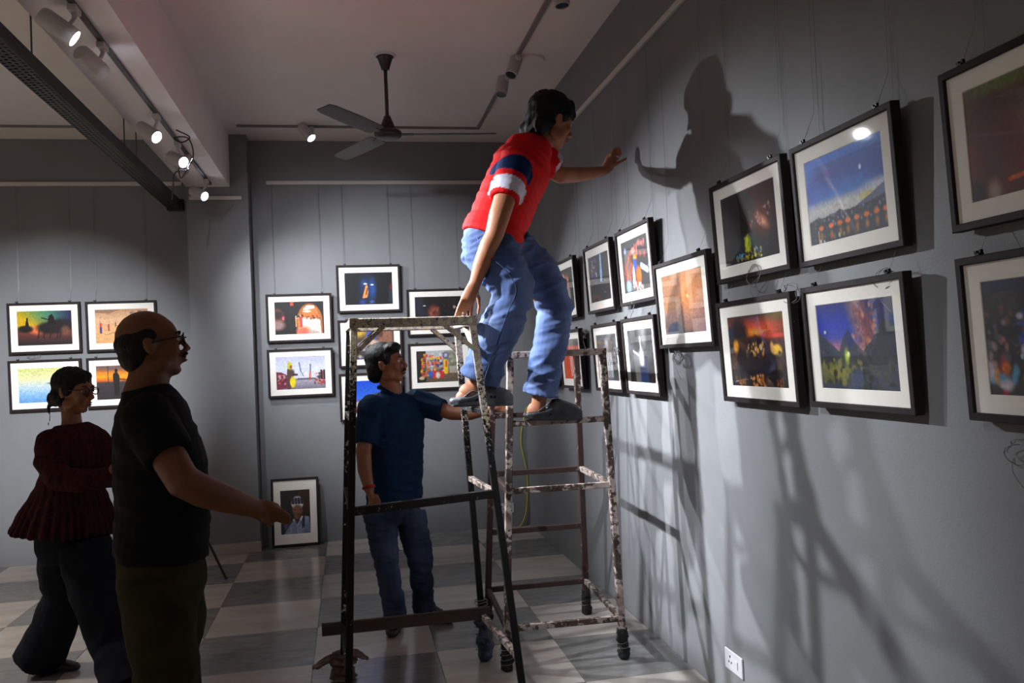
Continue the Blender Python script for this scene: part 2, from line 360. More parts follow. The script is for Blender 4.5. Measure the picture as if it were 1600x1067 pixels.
# spotlights
SL = ['white spotlight with glaring lens near the top left corner, first on the beam',
 'white spotlight on the beam turned towards the alcove, its lens seen edge-on',
 'white spotlight with bright round lens halfway along the beam',
 'right hand spotlight of the close pair on the beam, under the dangling dark cable',
 'left hand spotlight of the close pair on the beam, behind the dangling cable',
 'small lit spotlight at the far end of the beam above the column',
 'lit spotlight on the ceiling track left of the ceiling fan',
 'unlit white spotlight pointing down at the top edge above the right wall',
 'unlit white spotlight on the right ceiling track, nearer of the pair by the round disc',
 'unlit white spotlight on the right ceiling track, farther of the pair by the disc']
for k, (p, a, watts, cone, bl, colr, grp) in enumerate(FIX):
    p, a = Vector(p), Vector(a); d = (a-p).normalized(); top = 3.106 if 'beam' in grp else CZ-.016
    tx = -1.075 if 'beam' in grp else (1.185 if p.x > .5 else p.x); ty = 7.30 if k == 6 else p.y
    t = thing('spotlight', SL[k], 'spotlight', (tx, ty, top), 'spotlights on the %s' % grp)
    obj('adapter', box(bmesh.new(), (tx-.018, ty-.04, top-.028), (tx+.018, ty+.04, top), .003), M['lampw'], t)
    b = bmesh.new(); cyl(b, (tx, ty, top-.028), (tx, ty, top-.05), .01, seg=12); bar(b, (tx, ty, top-.048), p-d*.03+Vector((0, 0, .03)), .014, .014)
    obj('bracket', b, M['lampw'], t)
    R = .042
    b = bmesh.new(); x, y, _ = basis(d)
    rr = [(R*.82, -.155), (R*.97, -.145), (R, -.13), (R, -.003), (R*.94, 0), (R*.86, 0), (R*.86, -.02)]
    ring_loft(b, [(p+d*z, x*r, y*r) for r, z in rr], 24); obj('housing', b, M['lampw'], t, smooth=False)
    b = bmesh.new(); cyl(b, p-d*.012, p-d*.004, R*.84, seg=24); obj('lens', b, M['lens'] if watts else M['lens_off'], t)
    if watts:
        l = lamp('spotlight_beam', p+d*.012, a, watts, cone, bl, colr, .035)
        l.parent = t; l.matrix_parent_inverse = PM[t.name].inverted()

# dangling cable at the pair of beam lights
p0 = Vector((-1.06, 6.06, 3.115))
b = bmesh.new(); tube(b, curve([p0+Vector(q) for q in [(.03, -.28, 0), (.10, -.22, -.03), (.05, -.24, -.07), (0, -.2, -.03), (.08, -.15, -.02), (.10, -.1, -.12), (.05, -.05, -.2), (0, 0, -.25), (-.02, .05, -.17), (.03, .05, -.15), (.05, -.02, -.2), (-.03, -.03, -.22), (-.05, -.02, -.32), (-.06, -.02, -.40)]], 6), .0045, 6)
tag(obj('cable', b, M['darkcable'], smooth=True), 'dark looping cable dangling from the beam over a pair of spotlights', 'cable')

# perforated cable tray
t = thing('cable_tray', 'long dark perforated cable tray hanging left of the beam', 'cable tray', (-1.4, 4.5, 2.945))
TX0, TX1, TZ = -1.452, -1.345, 2.945
b = bmesh.new(); cells = 4; pitch = .038; y0 = 2.2; nn = int((7.66-y0)/pitch); wx = (TX1-TX0)
def q4(x0, x1, ya, yb, z):
    b.faces.new([b.verts.new(v) for v in ((x0, ya, z), (x1, ya, z), (x1, yb, z), (x0, yb, z))])
for i in range(nn):
    ya = y0+i*pitch; yb = ya+pitch
    for c in range(cells):
        xa = TX0+wx*c/cells; xb = TX0+wx*(c+1)/cells; o_ = pitch*.5 if c % 2 else 0
        h0, h1 = xa+wx/cells*.22, xb-wx/cells*.22; s0, s1 = ya+pitch*.3, ya+pitch*.72
        if c % 2: s0, s1 = ya+pitch*.05, ya+pitch*.45
        q4(xa, h0, ya, yb, TZ); q4(h1, xb, ya, yb, TZ); q4(h0, h1, ya, s0, TZ); q4(h0, h1, s1, yb, TZ)
bmesh.ops.remove_doubles(b, verts=b.verts, dist=1e-5)
o = obj('perforated_plate', b, M['tray'], t); md = o.modifiers.new('t', 'SOLIDIFY'); md.thickness = .002
for nm, xx in (('side_flange', TX0), ('side_flange', TX1-.003)):
    obj(nm, box(bmesh.new(), (xx, y0, TZ), (xx+.003, 7.66, TZ+.072)), M['tray'], t)
obj('tray_lid', box(bmesh.new(), (TX0+.003, y0, TZ+.066), (TX1-.003, 7.66, TZ+.069)), M['tray'], t)
obj('end_bracket', box(bmesh.new(), (TX0-.01, 7.64, TZ-.012), (TX1+.02, 7.70, TZ+.085), .004), M['tray'], t)
for yy in (4.31, 6.0, 6.33):
    b = bmesh.new(); cyl(b, (-1.398, yy, TZ+.06), (-1.398, yy, CZ), .0045, seg=8); obj('hanger_rod', b, M['steel'], t)

# round ceiling disc
dpos = onz(830, 92, CZ); b = lathe(bmesh.new(), (dpos.x, dpos.y, CZ-.016), [(.085, 0), (.09, .004), (.09, .016)], 32)
tag(obj('ceiling_disc', b, M['ceil']), 'flat round white disc on the ceiling beside the right lighting track', 'ceiling plate')

# ceiling fan
fx, fy = .312, 5.60
t = thing('ceiling_fan', 'dark brown three blade ceiling fan on a long rod', 'ceiling fan', (fx, fy, CZ))
obj('ceiling_rose', lathe(bmesh.new(), (fx, fy, CZ-.012), [(.062, 0), (.07, .004), (.07, .012)]), M['white'], t, smooth=False)
obj('canopy', lathe(bmesh.new(), (fx, fy, CZ-.10), [(.018, 0), (.026, .004), (.03, .02), (.05, .08), (.058, .086)]), M['fan'], t, smooth=True)
b = bmesh.new(); cyl(b, (fx, fy, 3.16), (fx, fy, CZ-.09), .012, seg=12); obj('down_rod', b, M['fan'], t, smooth=True)
obj('motor_cover', lathe(bmesh.new(), (fx, fy, 3.085), [(.05, 0), (.045, .02), (.034, .05), (.02, .085), (.012, .09)]), M['fan'], t, smooth=True)
obj('motor_housing', lathe(bmesh.new(), (fx, fy, 3.02), [(.03, 0), (.07, .004), (.088, .016), (.092, .03), (.088, .046), (.06, .062), (.045, .066)], 32), M['fan'], t, smooth=True)
for ang in (-4, 116, 236):
    a = math.radians(ang); d = Vector((math.cos(a), math.sin(a), 0)); n = Vector((-d.y, d.x, 0)); up = Vector((0, 0, 1)); c = Vector((fx, fy, 3.048))
    tw = (n*math.cos(.2)+up*math.sin(.2)); tn = (up*math.cos(.2)-n*math.sin(.2))
    b = bmesh.new(); bar(b, c+d*.07, c+d*.17, .04, .006, up); br = obj('blade_iron', b, M['fan'], t)
    b = bmesh.new(); ring_loft(b, [(c+d*.13, tw*.050, tn*.003), (c+d*.16, tw*.062, tn*.003), (c+d*.4, tw*.068, tn*.003), (c+d*.66, tw*.060, tn*.003), (c+d*.71, tw*.048, tn*.003)], 16, 5)
    obj('blade', b, M['fan'], t)

# sockets
def socket(name, label, c, nx):   # nx: wall normal axis
    t = thing(name, label, 'power socket', c)
    R_ = Matrix.Rotation(-math.pi/2, 3, 'Z') if nx == 'x' else Matrix.Identity(3)
    def lb(lo, hi, bev=0):
        b = box(bmesh.new(), lo, hi, bev)
        for v in b.verts: v.co = R_ @ v.co + Vector(c)
        return b
    obj('face_plate', lb((-.085, -.008, -.045), (.085, 0, .045), .003), M['white'], t)
    for px_, pz_, s in ((-.03, .018, .005), (-.042, -.006, .004), (-.018, -.006, .004)):
        obj('pin_hole', lb((px_-s, -.0087, pz_-s), (px_+s, -.0075, pz_+s)), M['lens_off'], t)
    obj('rocker_switch', lb((.02, -.011, -.018), (.045, -.008, .018), .002), M['white'], t)
socket('wall_socket', 'white wall socket low on the right wall near the bottom edge', (WX, 3.512, .186), 'x')
p = at(789, 794, WY); socket('wall_socket', 'white wall socket on the alcove wall seen behind the ladder legs', (p.x, WY, p.z), 'y')
# yellow cable
pts = [at(x, y, WY-.02) for x, y in ((812, 430), (814, 480), (820, 560), (826, 610), (817, 660), (814, 690), (820, 722), (824, 745), (824, 775), (822, 800), (817, 815))]
pts.append(Vector((pts[-1].x-.03, WY-.03, .006)))
pts = [q+Vector((0, 0, .45*(1-i/3))) if i < 3 else q for i, q in enumerate(pts)]
tag(obj('cable', tube(bmesh.new(), curve(pts, 5), .006, 6), M['cable'], smooth=True), 'yellow cable hanging down the alcove wall near the corner', 'cable')

# ------------------------------------------------------------------ photographs (flat prints, painted on a fine grid)
class Canvas:
    def __init__(s, w=144, h=96, bg=(20, 20, 20)):
        s.w, s.h = w, h; s.u, s.v = np.meshgrid(np.linspace(0, 1, w), np.linspace(0, 1, h)); s.asp = w/h
        s.c = np.zeros((h, w, 3)); s.c[:] = bg
    def mix(s, m, c):
        m = np.clip(m, 0, 1)[..., None]; s.c = s.c*(1-m)+np.array(c, float)*m; return s
    def grad(s, stops, y0=0., y1=1., hor=False):
        q = s.u if hor else s.v; ps = [p for p, _ in stops]
        g = np.stack([np.interp(q, ps, [c[k] for _, c in stops]) for k in range(3)], -1)
        m = ((s.v >= y0) & (s.v <= y1))[..., None]; s.c = np.where(m, g, s.c); return s
    def e(s, x, y, rx, ry, c, soft=.25, a=1., rot=0.):
        dx, dy = (s.u-x)*s.asp, s.v-y; cs, sn = math.cos(rot), math.sin(rot); X = dx*cs+dy*sn; Y = -dx*sn+dy*cs
        d = np.sqrt((X/(rx*s.asp))**2+(Y/ry)**2); return s.mix(a*np.clip((1+soft-d)/(2*soft+1e-6), 0, 1), c)
    def r(s, x0, y0, x1, y1, c, a=1.):
        return s.mix(a*((s.u >= x0) & (s.u <= x1) & (s.v >= y0) & (s.v <= y1)), c)
    def ln(s, x0, y0, x1, y1, wd, c, a=1.):
        ax, ay, bx, by = x0*s.asp, y0, x1*s.asp, y1; px, py = s.u*s.asp, s.v; dx, dy = bx-ax, by-ay
        t = np.clip(((px-ax)*dx+(py-ay)*dy)/(dx*dx+dy*dy+1e-9), 0, 1); d = np.hypot(px-ax-t*dx, py-ay-t*dy)
        return s.mix(a*np.clip((wd-d)/.012+.5, 0, 1), c)
    def poly(s, P, c, a=1.):
        ins = np.zeros(s.u.shape, bool); n = len(P)
        for i in range(n):
            x0, y0 = P[i]; x1, y1 = P[(i+1) % n]
            if y0 == y1: continue
            cnd = ((s.v >= min(y0, y1)) & (s.v < max(y0, y1))); xi = x0+(s.v-y0)*(x1-x0)/(y1-y0); ins ^= cnd & (s.u < xi)
        return s.mix(a*ins, c)
    def spk(s, n, x0, y0, x1, y1, cols, r=.012, a=.9):
        for _ in range(n):
            s.e(RNG.uniform(x0, x1), RNG.uniform(y0, y1), r*RNG.uniform(.6, 1.5)/s.asp, r*RNG.uniform(.6, 1.8), cols[RNG.integers(len(cols))], .4, a)
        return s
    def cloud(s, x0, y0, x1, y1, cols, sc=6, a=.6):
        g = RNG.random((sc+2, sc+2)); iu = s.u*sc; iv = s.v*sc; i0, j0 = iu.astype(int), iv.astype(int); fu, fv = iu-i0, iv-j0
        fu = fu*fu*(3-2*fu); fv = fv*fv*(3-2*fv)
        n = g[j0, i0]*(1-fu)*(1-fv)+g[j0, i0+1]*fu*(1-fv)+g[j0+1, i0]*(1-fu)*fv+g[j0+1, i0+1]*fu*fv
        m = ((s.u >= x0) & (s.u <= x1) & (s.v >= y0) & (s.v <= y1))*n*a
        return s.mix(m, cols)
def P_horse():
    c = Canvas().grad([(0, (150, 150, 20)), (.4, (70, 110, 70)), (.75, (40, 50, 80)), (1, (30, 25, 70))], hor=True)
    c.e(.15, .35, .35, .3, (225, 170, 20), .8, .8).e(.55, .1, .25, .2, (60, 140, 110), .8, .7)
    c.grad([(0, (60, 30, 20)), (.55, (120, 50, 25)), (.7, (90, 45, 40)), (1, (30, 25, 28))], .56, 1)
    c.e(.35, .55, .12, .12, (240, 120, 70), .5, .9).e(.14, .52, .14, .1, (18, 16, 14)).poly([(.14, .45), (.17, .2), (.2, .18), (.2, .3), (.22, .45)], (15, 15, 14))
    c.e(.6, .5, .24, .17, (20, 17, 16)).e(.8, .45, .22, .2, (28, 22, 24)).poly([(.55, .4), (.58, .15), (.64, .08), (.68, .2), (.7, .4)], (14, 13, 14)).ln(.45, .2, .62, .28, .015, (15, 15, 15))
    for x in (.4, .5, .62, .75, .8): c.ln(x, .55, x-.03, .8, .015, (22, 18, 18))
    return c.e(.88, .58, .08, .13, (130, 80, 60), .4, .7)
def P_desert():
    c = Canvas().grad([(0, (185, 140, 105)), (.3, (215, 170, 130)), (1, (205, 150, 100))])
    c.poly([(0, 0), (.5, 0), (.25, .12), (0, .08)], (150, 112, 86)).e(.6, .75, .7, .3, (222, 168, 112), .3, .8).ln(.2, .75, .95, .45, .02, (170, 120, 85), .6)
    c.ln(.1, .42, .1, .66, .03, (190, 60, 70)).ln(.1, .55, .1, .68, .03, (60, 50, 130)).ln(.25, .45, .25, .62, .025, (170, 80, 70)).ln(.38, .38, .38, .5, .01, (70, 50, 40)).spk(4, .35, .42, .42, .55, [(90, 60, 50)])
    return c.spk(26, .68, .08, .98, .3, [(70, 55, 60), (150, 130, 140), (90, 60, 50), (110, 90, 110)], .03)
def P_boat():
    c = Canvas().grad([(0, (205, 208, 130)), (.3, (228, 226, 170)), (.5, (200, 215, 215)), (.75, (140, 185, 225)), (1, (95, 150, 205))])
    return c.e(.62, .45, .12, .03, (120, 150, 150), .5, .8).ln(.55, .45, .75, .44, .01, (90, 110, 120)).ln(.66, .32, .66, .44, .01, (90, 100, 110)).ln(.62, .3, .7, .3, .012, (120, 120, 90))
def P_fisher():
    c = Canvas().grad([(0, (120, 80, 70)), (.15, (200, 110, 40)), (.32, (245, 160, 30)), (.45, (200, 90, 25)), (.5, (60, 50, 55)), (1, (44, 40, 42))])
    c.e(.3, .08, .3, .06, (90, 80, 90), .8, .8).e(.8, .15, .2, .05, (150, 90, 60), .8).e(.6, .68, .08, .05, (200, 80, 60), .4, .8)
    c.ln(.22, 0, .22, .5, .01, (50, 45, 45)).e(.375, .15, .03, .06, (20, 18, 18), .1).poly([(.31, .28), (.34, .2), (.40, .2), (.435, .3), (.43, .9), (.33, .9)], (26, 24, 24)).ln(.42, .40, .56, .43, .012, (30, 20, 20))
    return c
def P_arch():
    c = Canvas(bg=(32, 26, 26)); c.e(.03, .5, .16, .3, (110, 66, 44), .2).e(.05, .72, .14, .14, (150, 120, 115), .4).e(.06, .4, .1, .12, (50, 30, 30), .4)
    c.ln(.17, .47, .17, .53, .03, (220, 80, 120)).ln(.35, .02, .35, .12, .05, (190, 70, 50))
    c.e(.71, .62, .265, .56, (176, 104, 54), .05).r(.45, .62, .97, 1, (176, 104, 54)).poly([(.57, .25), (.66, .12), (.8, .13), (.83, .25)], (252, 252, 255))
    c.poly([(.57, .27), (.85, .2), (.92, .5), (.55, .5)], (214, 120, 56)).e(.66, .3, .08, .04, (225, 205, 190)).poly([(.52, .48), (.92, .53), (.94, 1), (.45, 1)], (248, 232, 212)).e(.57, .95, .16, .18, (214, 108, 84), .4).e(.8, 1, .12, .1, (180, 160, 155), .5)
    c.spk(30, .56, .44, .92, .54, [(150, 60, 30), (230, 120, 50), (60, 40, 40)], .02).ln(.53, .5, .53, .76, .035, (210, 50, 50)).ln(.42, .52, .42, .75, .03, (220, 160, 90)).ln(.48, .52, .48, .78, .035, (200, 120, 70)).spk(10, .4, .42, .56, .5, [(30, 30, 40), (230, 200, 190)], .025)
    return c.ln(.99, .2, .99, 1, .03, (50, 34, 34)).ln(.35, .2, .36, 1, .09, (34, 30, 32))
def P_yellow():
    c = Canvas().grad([(0, (186, 186, 228)), (.3, (206, 212, 238)), (.66, (214, 212, 226)), (.7, (120, 110, 130)), (.74, (165, 160, 175)), (1, (120, 112, 125))])
    c.poly([(0, .45), (.1, .46), (.22, .55), (.24, .95), (0, 1)], (120, 40, 66)).spk(24, 0, .55, .22, .85, [(190, 70, 70), (80, 50, 60), (200, 160, 160), (90, 30, 50)], .03)
    c.ln(.26, .4, .25, .95, .06, (90, 60, 60)).e(.28, .27, .055, .12, (196, 190, 60), .2).e(.3, .3, .025, .05, (150, 80, 50)).e(.31, .5, .06, .12, (80, 60, 50), .3).e(.33, .78, .06, .17, (232, 206, 24), .15).ln(.34, .55, .42, .55, .03, (70, 40, 50))
    c.ln(.47, .18, .5, .45, .02, (110, 110, 160)).ln(.5, .45, .55, .6, .01, (90, 90, 110)).ln(.7, .25, .69, .6, .02, (100, 100, 120)).ln(.69, .52, .68, .72, .03, (214, 110, 66)).r(.42, .66, .8, .71, (80, 80, 95), .7)
    return c.spk(34, .78, .5, 1, .85, [(230, 130, 80), (90, 60, 60), (200, 190, 210), (50, 50, 60), (180, 60, 70)], .035).ln(.92, .45, .93, .7, .03, (40, 36, 44)).ln(.98, .45, .98, .7, .03, (40, 36, 44))
def P_blue():
    c = Canvas(bg=(10, 11, 16)); c.e(.45, .5, .16, .42, (18, 44, 90), .5, .9).e(.58, .5, .07, .3, (24, 74, 150), .6, .9).e(.4, .32, .06, .1, (24, 60, 120), .5)
    c.e(.43, .35, .04, .03, (220, 220, 200), .3).e(.57, .38, .035, .025, (225, 220, 200), .3).poly([(.43, .42), (.47, .38), (.49, .6), (.46, .78), (.36, .8)], (235, 150, 70)).ln(.47, .5, .44, .68, .02, (120, 50, 30)).e(.36, .92, .06, .08, (40, 60, 140), .6).e(.56, .92, .05, .05, (60, 90, 170), .6)
    return c
def P_deity():
    c = Canvas().grad([(0, (90, 66, 50)), (1, (60, 54, 56))]); c.e(.22, .15, .2, .14, (200, 160, 60), .5).e(.82, .4, .16, .45, (140, 94, 74), .3).e(.72, .2, .05, .12, (90, 50, 40)).e(.52, .28, .11, .17, (58, 84, 196), .2)
    c.ln(.5, .2, .5, .36, .012, (200, 190, 220)).ln(.56, .2, .56, .36, .012, (180, 170, 220)).e(.5, .5, .18, .12, (206, 172, 150), .3).e(.3, .6, .12, .12, (150, 150, 186), .4).spk(20, 0, .6, .5, 1, [(120, 110, 110), (60, 50, 50), (180, 170, 160), (70, 80, 150)], .05)
    return c
def P_bluesky():
    c = Canvas().grad([(0, (24, 76, 206)), (1, (76, 140, 236))]); c.e(.25, .8, .2, .2, (150, 76, 70), .2).e(.22, .72, .08, .08, (200, 190, 200)).e(.6, .6, .12, .2, (96, 56, 48), .2).spk(12, .1, .7, .7, 1, [(60, 40, 50), (120, 130, 180), (140, 80, 60)], .05)
    return c
def P_darkfire():
    c = Canvas(bg=(22, 17, 18)); c.e(.4, .5, .13, .24, (104, 52, 38), .3).spk(16, .3, .35, .5, .65, [(150, 76, 50), (70, 34, 30), (120, 60, 40)], .03).e(.2, .28, .03, .015, (230, 220, 200)).e(.38, .78, .08, .12, (214, 80, 30), .5).e(.7, .7, .025, .07, (200, 170, 140)).e(.85, .34, .03, .05, (170, 140, 120), .4).spk(14, .15, .75, .95, .95, [(190, 80, 36), (110, 40, 26), (220, 150, 100)], .03)
    return c
def P_parade():
    c = Canvas().grad([(0, (180, 184, 188)), (.5, (160, 160, 150)), (.62, (110, 92, 72)), (1, (92, 76, 58))]); c.r(0, 0, .2, 1, (34, 30, 30)).e(.75, .3, .16, .3, (120, 120, 96), .4).spk(30, .6, .1, .95, .5, [(90, 96, 70), (150, 150, 130), (190, 190, 180)], .04, .5)
    c.r(.7, .5, 1, .72, (180, 178, 168), .7).spk(46, .1, .1, .26, .85, [(200, 60, 50), (220, 180, 40), (40, 90, 60), (190, 110, 90), (220, 90, 60)], .035).spk(76, .28, .08, .58, .85, [(220, 60, 50), (230, 190, 40), (40, 60, 150), (210, 210, 220), (200, 90, 60), (60, 70, 110), (235, 140, 60)], .032)
    c.e(.38, .76, .06, .12, (205, 40, 40), .2).e(.52, .76, .06, .12, (205, 40, 40), .2).e(.3, .74, .05, .1, (50, 90, 190), .3).e(.45, .78, .05, .1, (200, 200, 190), .3).e(.63, .15, .07, .11, (90, 96, 120), .2).e(.63, .15, .04, .06, (180, 170, 190)).ln(.62, .35, .63, .68, .07, (226, 180, 40)).ln(.64, .35, .64, .5, .03, (210, 80, 40)).e(.1, .86, .06, .05, (190, 180, 130))
    return c
def P_milky():
    c = Canvas(bg=(24, 21, 22)); c.e(.5, .5, .42, .52, (38, 32, 30), .3, .7).e(.45, .75, .32, .16, (44, 50, 42), .6, .6).e(.72, .48, .16, .16, (120, 60, 36), .8, .8, .5).e(.75, .5, .1, .06, (222, 150, 104), .7, .9, .6)
    c.spk(30, .5, .3, .9, .55, [(180, 90, 50), (200, 160, 200), (120, 56, 36), (230, 170, 130), (90, 60, 70)], .02, .6).spk(20, .1, .1, .5, .5, [(60, 50, 50)], .012, .5)
    c.e(.46, .76, .055, .12, (206, 208, 34), .2).spk(14, .41, .66, .51, .86, [(160, 190, 40), (230, 226, 60), (110, 140, 30)], .028).spk(12, .2, .86, .4, .93, [(60, 140, 220), (90, 180, 230)], .015).spk(22, .22, .9, .75, .97, [(220, 206, 40), (200, 160, 40), (120, 130, 50)], .02).spk(12, .5, .84, .74, .92, [(220, 190, 60), (90, 150, 190)], .016)
    return c.ln(.18, .75, .4, .9, .006, (70, 76, 66), .5).ln(.6, .9, .92, .78, .006, (80, 80, 76), .5)
def P_lake():
    c = Canvas().grad([(0, (24, 84, 190)), (.3, (22, 66, 170)), (.5, (60, 100, 180)), (.62, (170, 172, 176)), (.72, (150, 146, 140)), (1, (40, 42, 50))])
    c.cloud(0, 0, 1, .5, (50, 120, 205), 5, .9).cloud(0, .1, 1, .5, (18, 50, 140), 4, .8).e(.5, .62, .6, .09, (196, 194, 190), .6, .9).e(.82, .6, .1, .05, (212, 196, 80), .6, .9).e(.95, .52, .2, .06, (190, 196, 210), .6)
    c.poly([(0, .76), (.15, .72), (.4, .68), (.6, .7), (.75, .64), (1, .52), (1, .8), (0, .9)], (92, 98, 130)).poly([(0, .73), (.1, .7), (.35, .72), (.43, .66), (.5, .7), (.8, .68), (1, .64), (1, 1), (0, 1)], (44, 46, 56)).spk(70, .02, .7, .98, .86, [(60, 66, 70), (90, 100, 110), (34, 38, 44), (120, 130, 150)], .014)
    for x in (.16, .3, .42, .52, .64, .76, .88, .99): c.e(x, .83-.03*x, .035, .03, (226, 110, 34), .3).e(x, .93-.03*x, .02, .05, (190, 120, 34), .6, .8)
    c.r(0, .97, 1, 1, (36, 40, 46), .6).spk(14, .0, .92, .5, 1, [(200, 50, 40), (60, 120, 50), (220, 170, 80), (200, 200, 200)], .015).ln(.12, .86, .12, 1, .008, (220, 180, 110)).e(.73, .28, .015, .03, (210, 220, 240), .4)
    return c
def P_city():
    c = Canvas().grad([(0, (80, 56, 44)), (.12, (130, 62, 36)), (.3, (120, 50, 34)), (.4, (70, 44, 42)), (.6, (56, 42, 38)), (1, (26, 22, 24))])
    c.e(.55, .2, .3, .12, (240, 84, 24), .6, .95).e(.5, .24, .14, .05, (255, 168, 40), .7).e(.85, .3, .2, .03, (220, 70, 50), .5, .8).e(.9, .04, .14, .05, (110, 84, 34), .5)
    c.e(.2, .25, .16, .2, (44, 34, 30), .3).e(.04, .3, .06, .15, (40, 50, 76), .4).e(.5, .4, .16, .1, (36, 26, 24), .3).spk(26, .04, .3, .6, .6, [(30, 24, 22), (90, 60, 40), (60, 50, 40)], .05)
    c.spk(42, .3, .4, .66, .58, [(255, 190, 70), (240, 150, 40), (255, 220, 140), (80, 50, 30)], .022).e(.13, .43, .05, .09, (240, 160, 44), .4).e(.86, .5, .08, .08, (238, 186, 60), .25).e(.78, .46, .03, .08, (240, 180, 110), .3).spk(50, .0, .52, 1, .8, [(60, 44, 38), (34, 28, 28), (90, 60, 44), (44, 40, 42)], .04)
    return c.r(0, .76, 1, .84, (28, 22, 24), .8).spk(36, .35, .84, .62, 1, [(200, 120, 44), (150, 84, 34), (226, 150, 70)], .02).spk(12, .06, .88, .26, 1, [(160, 96, 40), (90, 60, 30)], .02).spk(10, .8, .88, .95, 1, [(150, 84, 40)], .018)
def P_mount():
    c = Canvas().grad([(0, (30, 40, 110)), (.25, (34, 52, 160)), (.4, (60, 66, 150)), (.55, (176, 110, 110)), (1, (40, 44, 44))])
    c.e(.95, .1, .2, .4, (34, 40, 90), .5).e(.58, .25, .09, .42, (150, 110, 96), .5, .8, -.5).e(.68, .3, .08, .34, (120, 60, 60), .6, .8, -.5).spk(40, .48, .02, .8, .5, [(190, 110, 76), (120, 60, 70), (210, 150, 120), (150, 76, 66), (90, 60, 90)], .024, .7)
    c.poly([(0, .32), (.12, .42), (.28, .56), (.36, .38), (.42, .3), (.5, .46), (.6, .56), (.74, .42), (.86, .22), (1, .3), (1, 1), (0, 1)], (58, 62, 74)).poly([(.36, .38), (.42, .3), (.5, .46), (.42, .54)], (38, 50, 96)).poly([(.86, .22), (1, .3), (1, .7), (.7, .6)], (44, 46, 54)).r(0, .62, 1, .72, (40, 44, 44), .8)
    c.e(.25, .8, .24, .1, (132, 124, 46), .5, .9).spk(60, .02, .66, .6, .95, [(96, 98, 50), (50, 58, 40), (120, 116, 60), (40, 44, 40)], .03).e(.38, .62, .03, .08, (170, 180, 60), .5).e(.4, .6, .02, .03, (230, 240, 160), .4).e(.5, .9, .1, .14, (50, 60, 84), .3).spk(24, .55, .72, 1, 1, [(50, 56, 48), (70, 74, 62), (34, 38, 38)], .04)
    return c.e(.1, .33, .015, .02, (200, 220, 190))
def P_sunhaze():
    c = Canvas().grad([(0, (190, 130, 86)), (.4, (196, 132, 90)), (.7, (160, 120, 110)), (1, (130, 94, 80))]); c.cloud(0, 0, .5, .6, (150, 104, 70), 3, .7).e(.62, .42, .16, .22, (236, 150, 84), .9, .8).e(.62, .4, .02, .03, (255, 226, 160), .3)
    return c.e(.25, 1, .22, .2, (70, 76, 100), .1).e(.6, 1.02, .2, .06, (90, 76, 80), .3)
def P_dance(cols, bg=(46, 44, 44), x=.6, col2=(150, 190, 230)):
    c = Canvas(bg=bg); c.ln(x+.02, .05, x, .35, .06, col2).ln(x, .35, x-.02, .62, .075, col2).spk(30, .1, .1, .4, .62, cols, .03).spk(16, x-.12, .55, x+.2, .7, cols, .025); c.r(0, .62, 1, 1, (36, 35, 36)).r(0, .6, 1, .63, (86, 82, 78))
    return c
def P_crowd():
    c = Canvas(bg=(66, 62, 60)); c.spk(40, .05, .35, .35, .75, [(200, 80, 40), (150, 70, 50), (90, 60, 50)], .045).spk(18, .3, .1, .9, .35, [(190, 60, 50), (220, 130, 120)], .045).e(.14, .18, .04, .06, (130, 150, 240)).e(.45, .22, .08, .06, (226, 150, 140)).e(.5, .36, .06, .06, (230, 180, 50)).e(.49, .5, .07, .12, (60, 90, 210), .2)
    return c.e(.42, .72, .05, .2, (214, 206, 210), .3).e(.6, .72, .1, .18, (240, 120, 34), .2).ln(.72, .55, .93, .66, .06, (190, 206, 250)).e(.18, .88, .1, .12, (130, 160, 220), .3).e(.62, .92, .06, .08, (230, 220, 220), .3).spk(14, .35, .8, .75, .98, [(214, 90, 50), (200, 200, 220)], .035)
def P_orange():
    c = Canvas(bg=(60, 50, 46)); return c.spk(70, .1, .1, .7, .95, [(220, 120, 60), (170, 90, 60), (230, 170, 130), (110, 60, 40), (200, 80, 50)], .045).ln(.45, .2, .5, .5, .05, (226, 190, 170)).r(0, .62, .2, 1, (40, 34, 34)).r(.8, 0, 1, 1, (44, 40, 40))
def P_silk():
    c = Canvas(bg=(88, 50, 46)); c.grad([(0, (110, 90, 84)), (.2, (200, 60, 40)), (1, (216, 84, 40))])
    for k in range(12): c.ln(.05+k*.075, .2, .08+k*.07, 1, .02, (240, 130, 60) if k % 2 else (170, 50, 34), .8)
    return c.r(.82, .5, 1, 1, (120, 30, 46)).r(0, 0, 1, .16, (70, 60, 60))
def P_bw(k):
    c = Canvas().grad([(0, (110, 110, 110)), (.6, (90, 90, 90)), (1, (50, 50, 52))]); c.e(.55, .3, .16, .6, (200, 200, 200), .7, .8).cloud(0, 0, 1, 1, (30, 30, 32), 6, .8)
    if k: c.ln(.5, .15, .52, .45, .03, (250, 250, 250)).e(.52, .55, .08, .2, (225, 225, 225), .5).ln(.2, .4, .45, .5, .02, (220, 220, 220)).e(.5, .8, .22, .1, (24, 24, 24), .3).r(0, .74, 1, 1, (44, 44, 46), .7)
    else:
        for x in (.4, .48, .56, .64, .7): c.ln(x, .4, x+.02, .92, .015, (225, 225, 225)).ln(x+.03, .35, x+.05, .9, .015, (40, 40, 40))
        c.r(.75, .6, 1, 1, (40, 40, 42), .7)
    return c
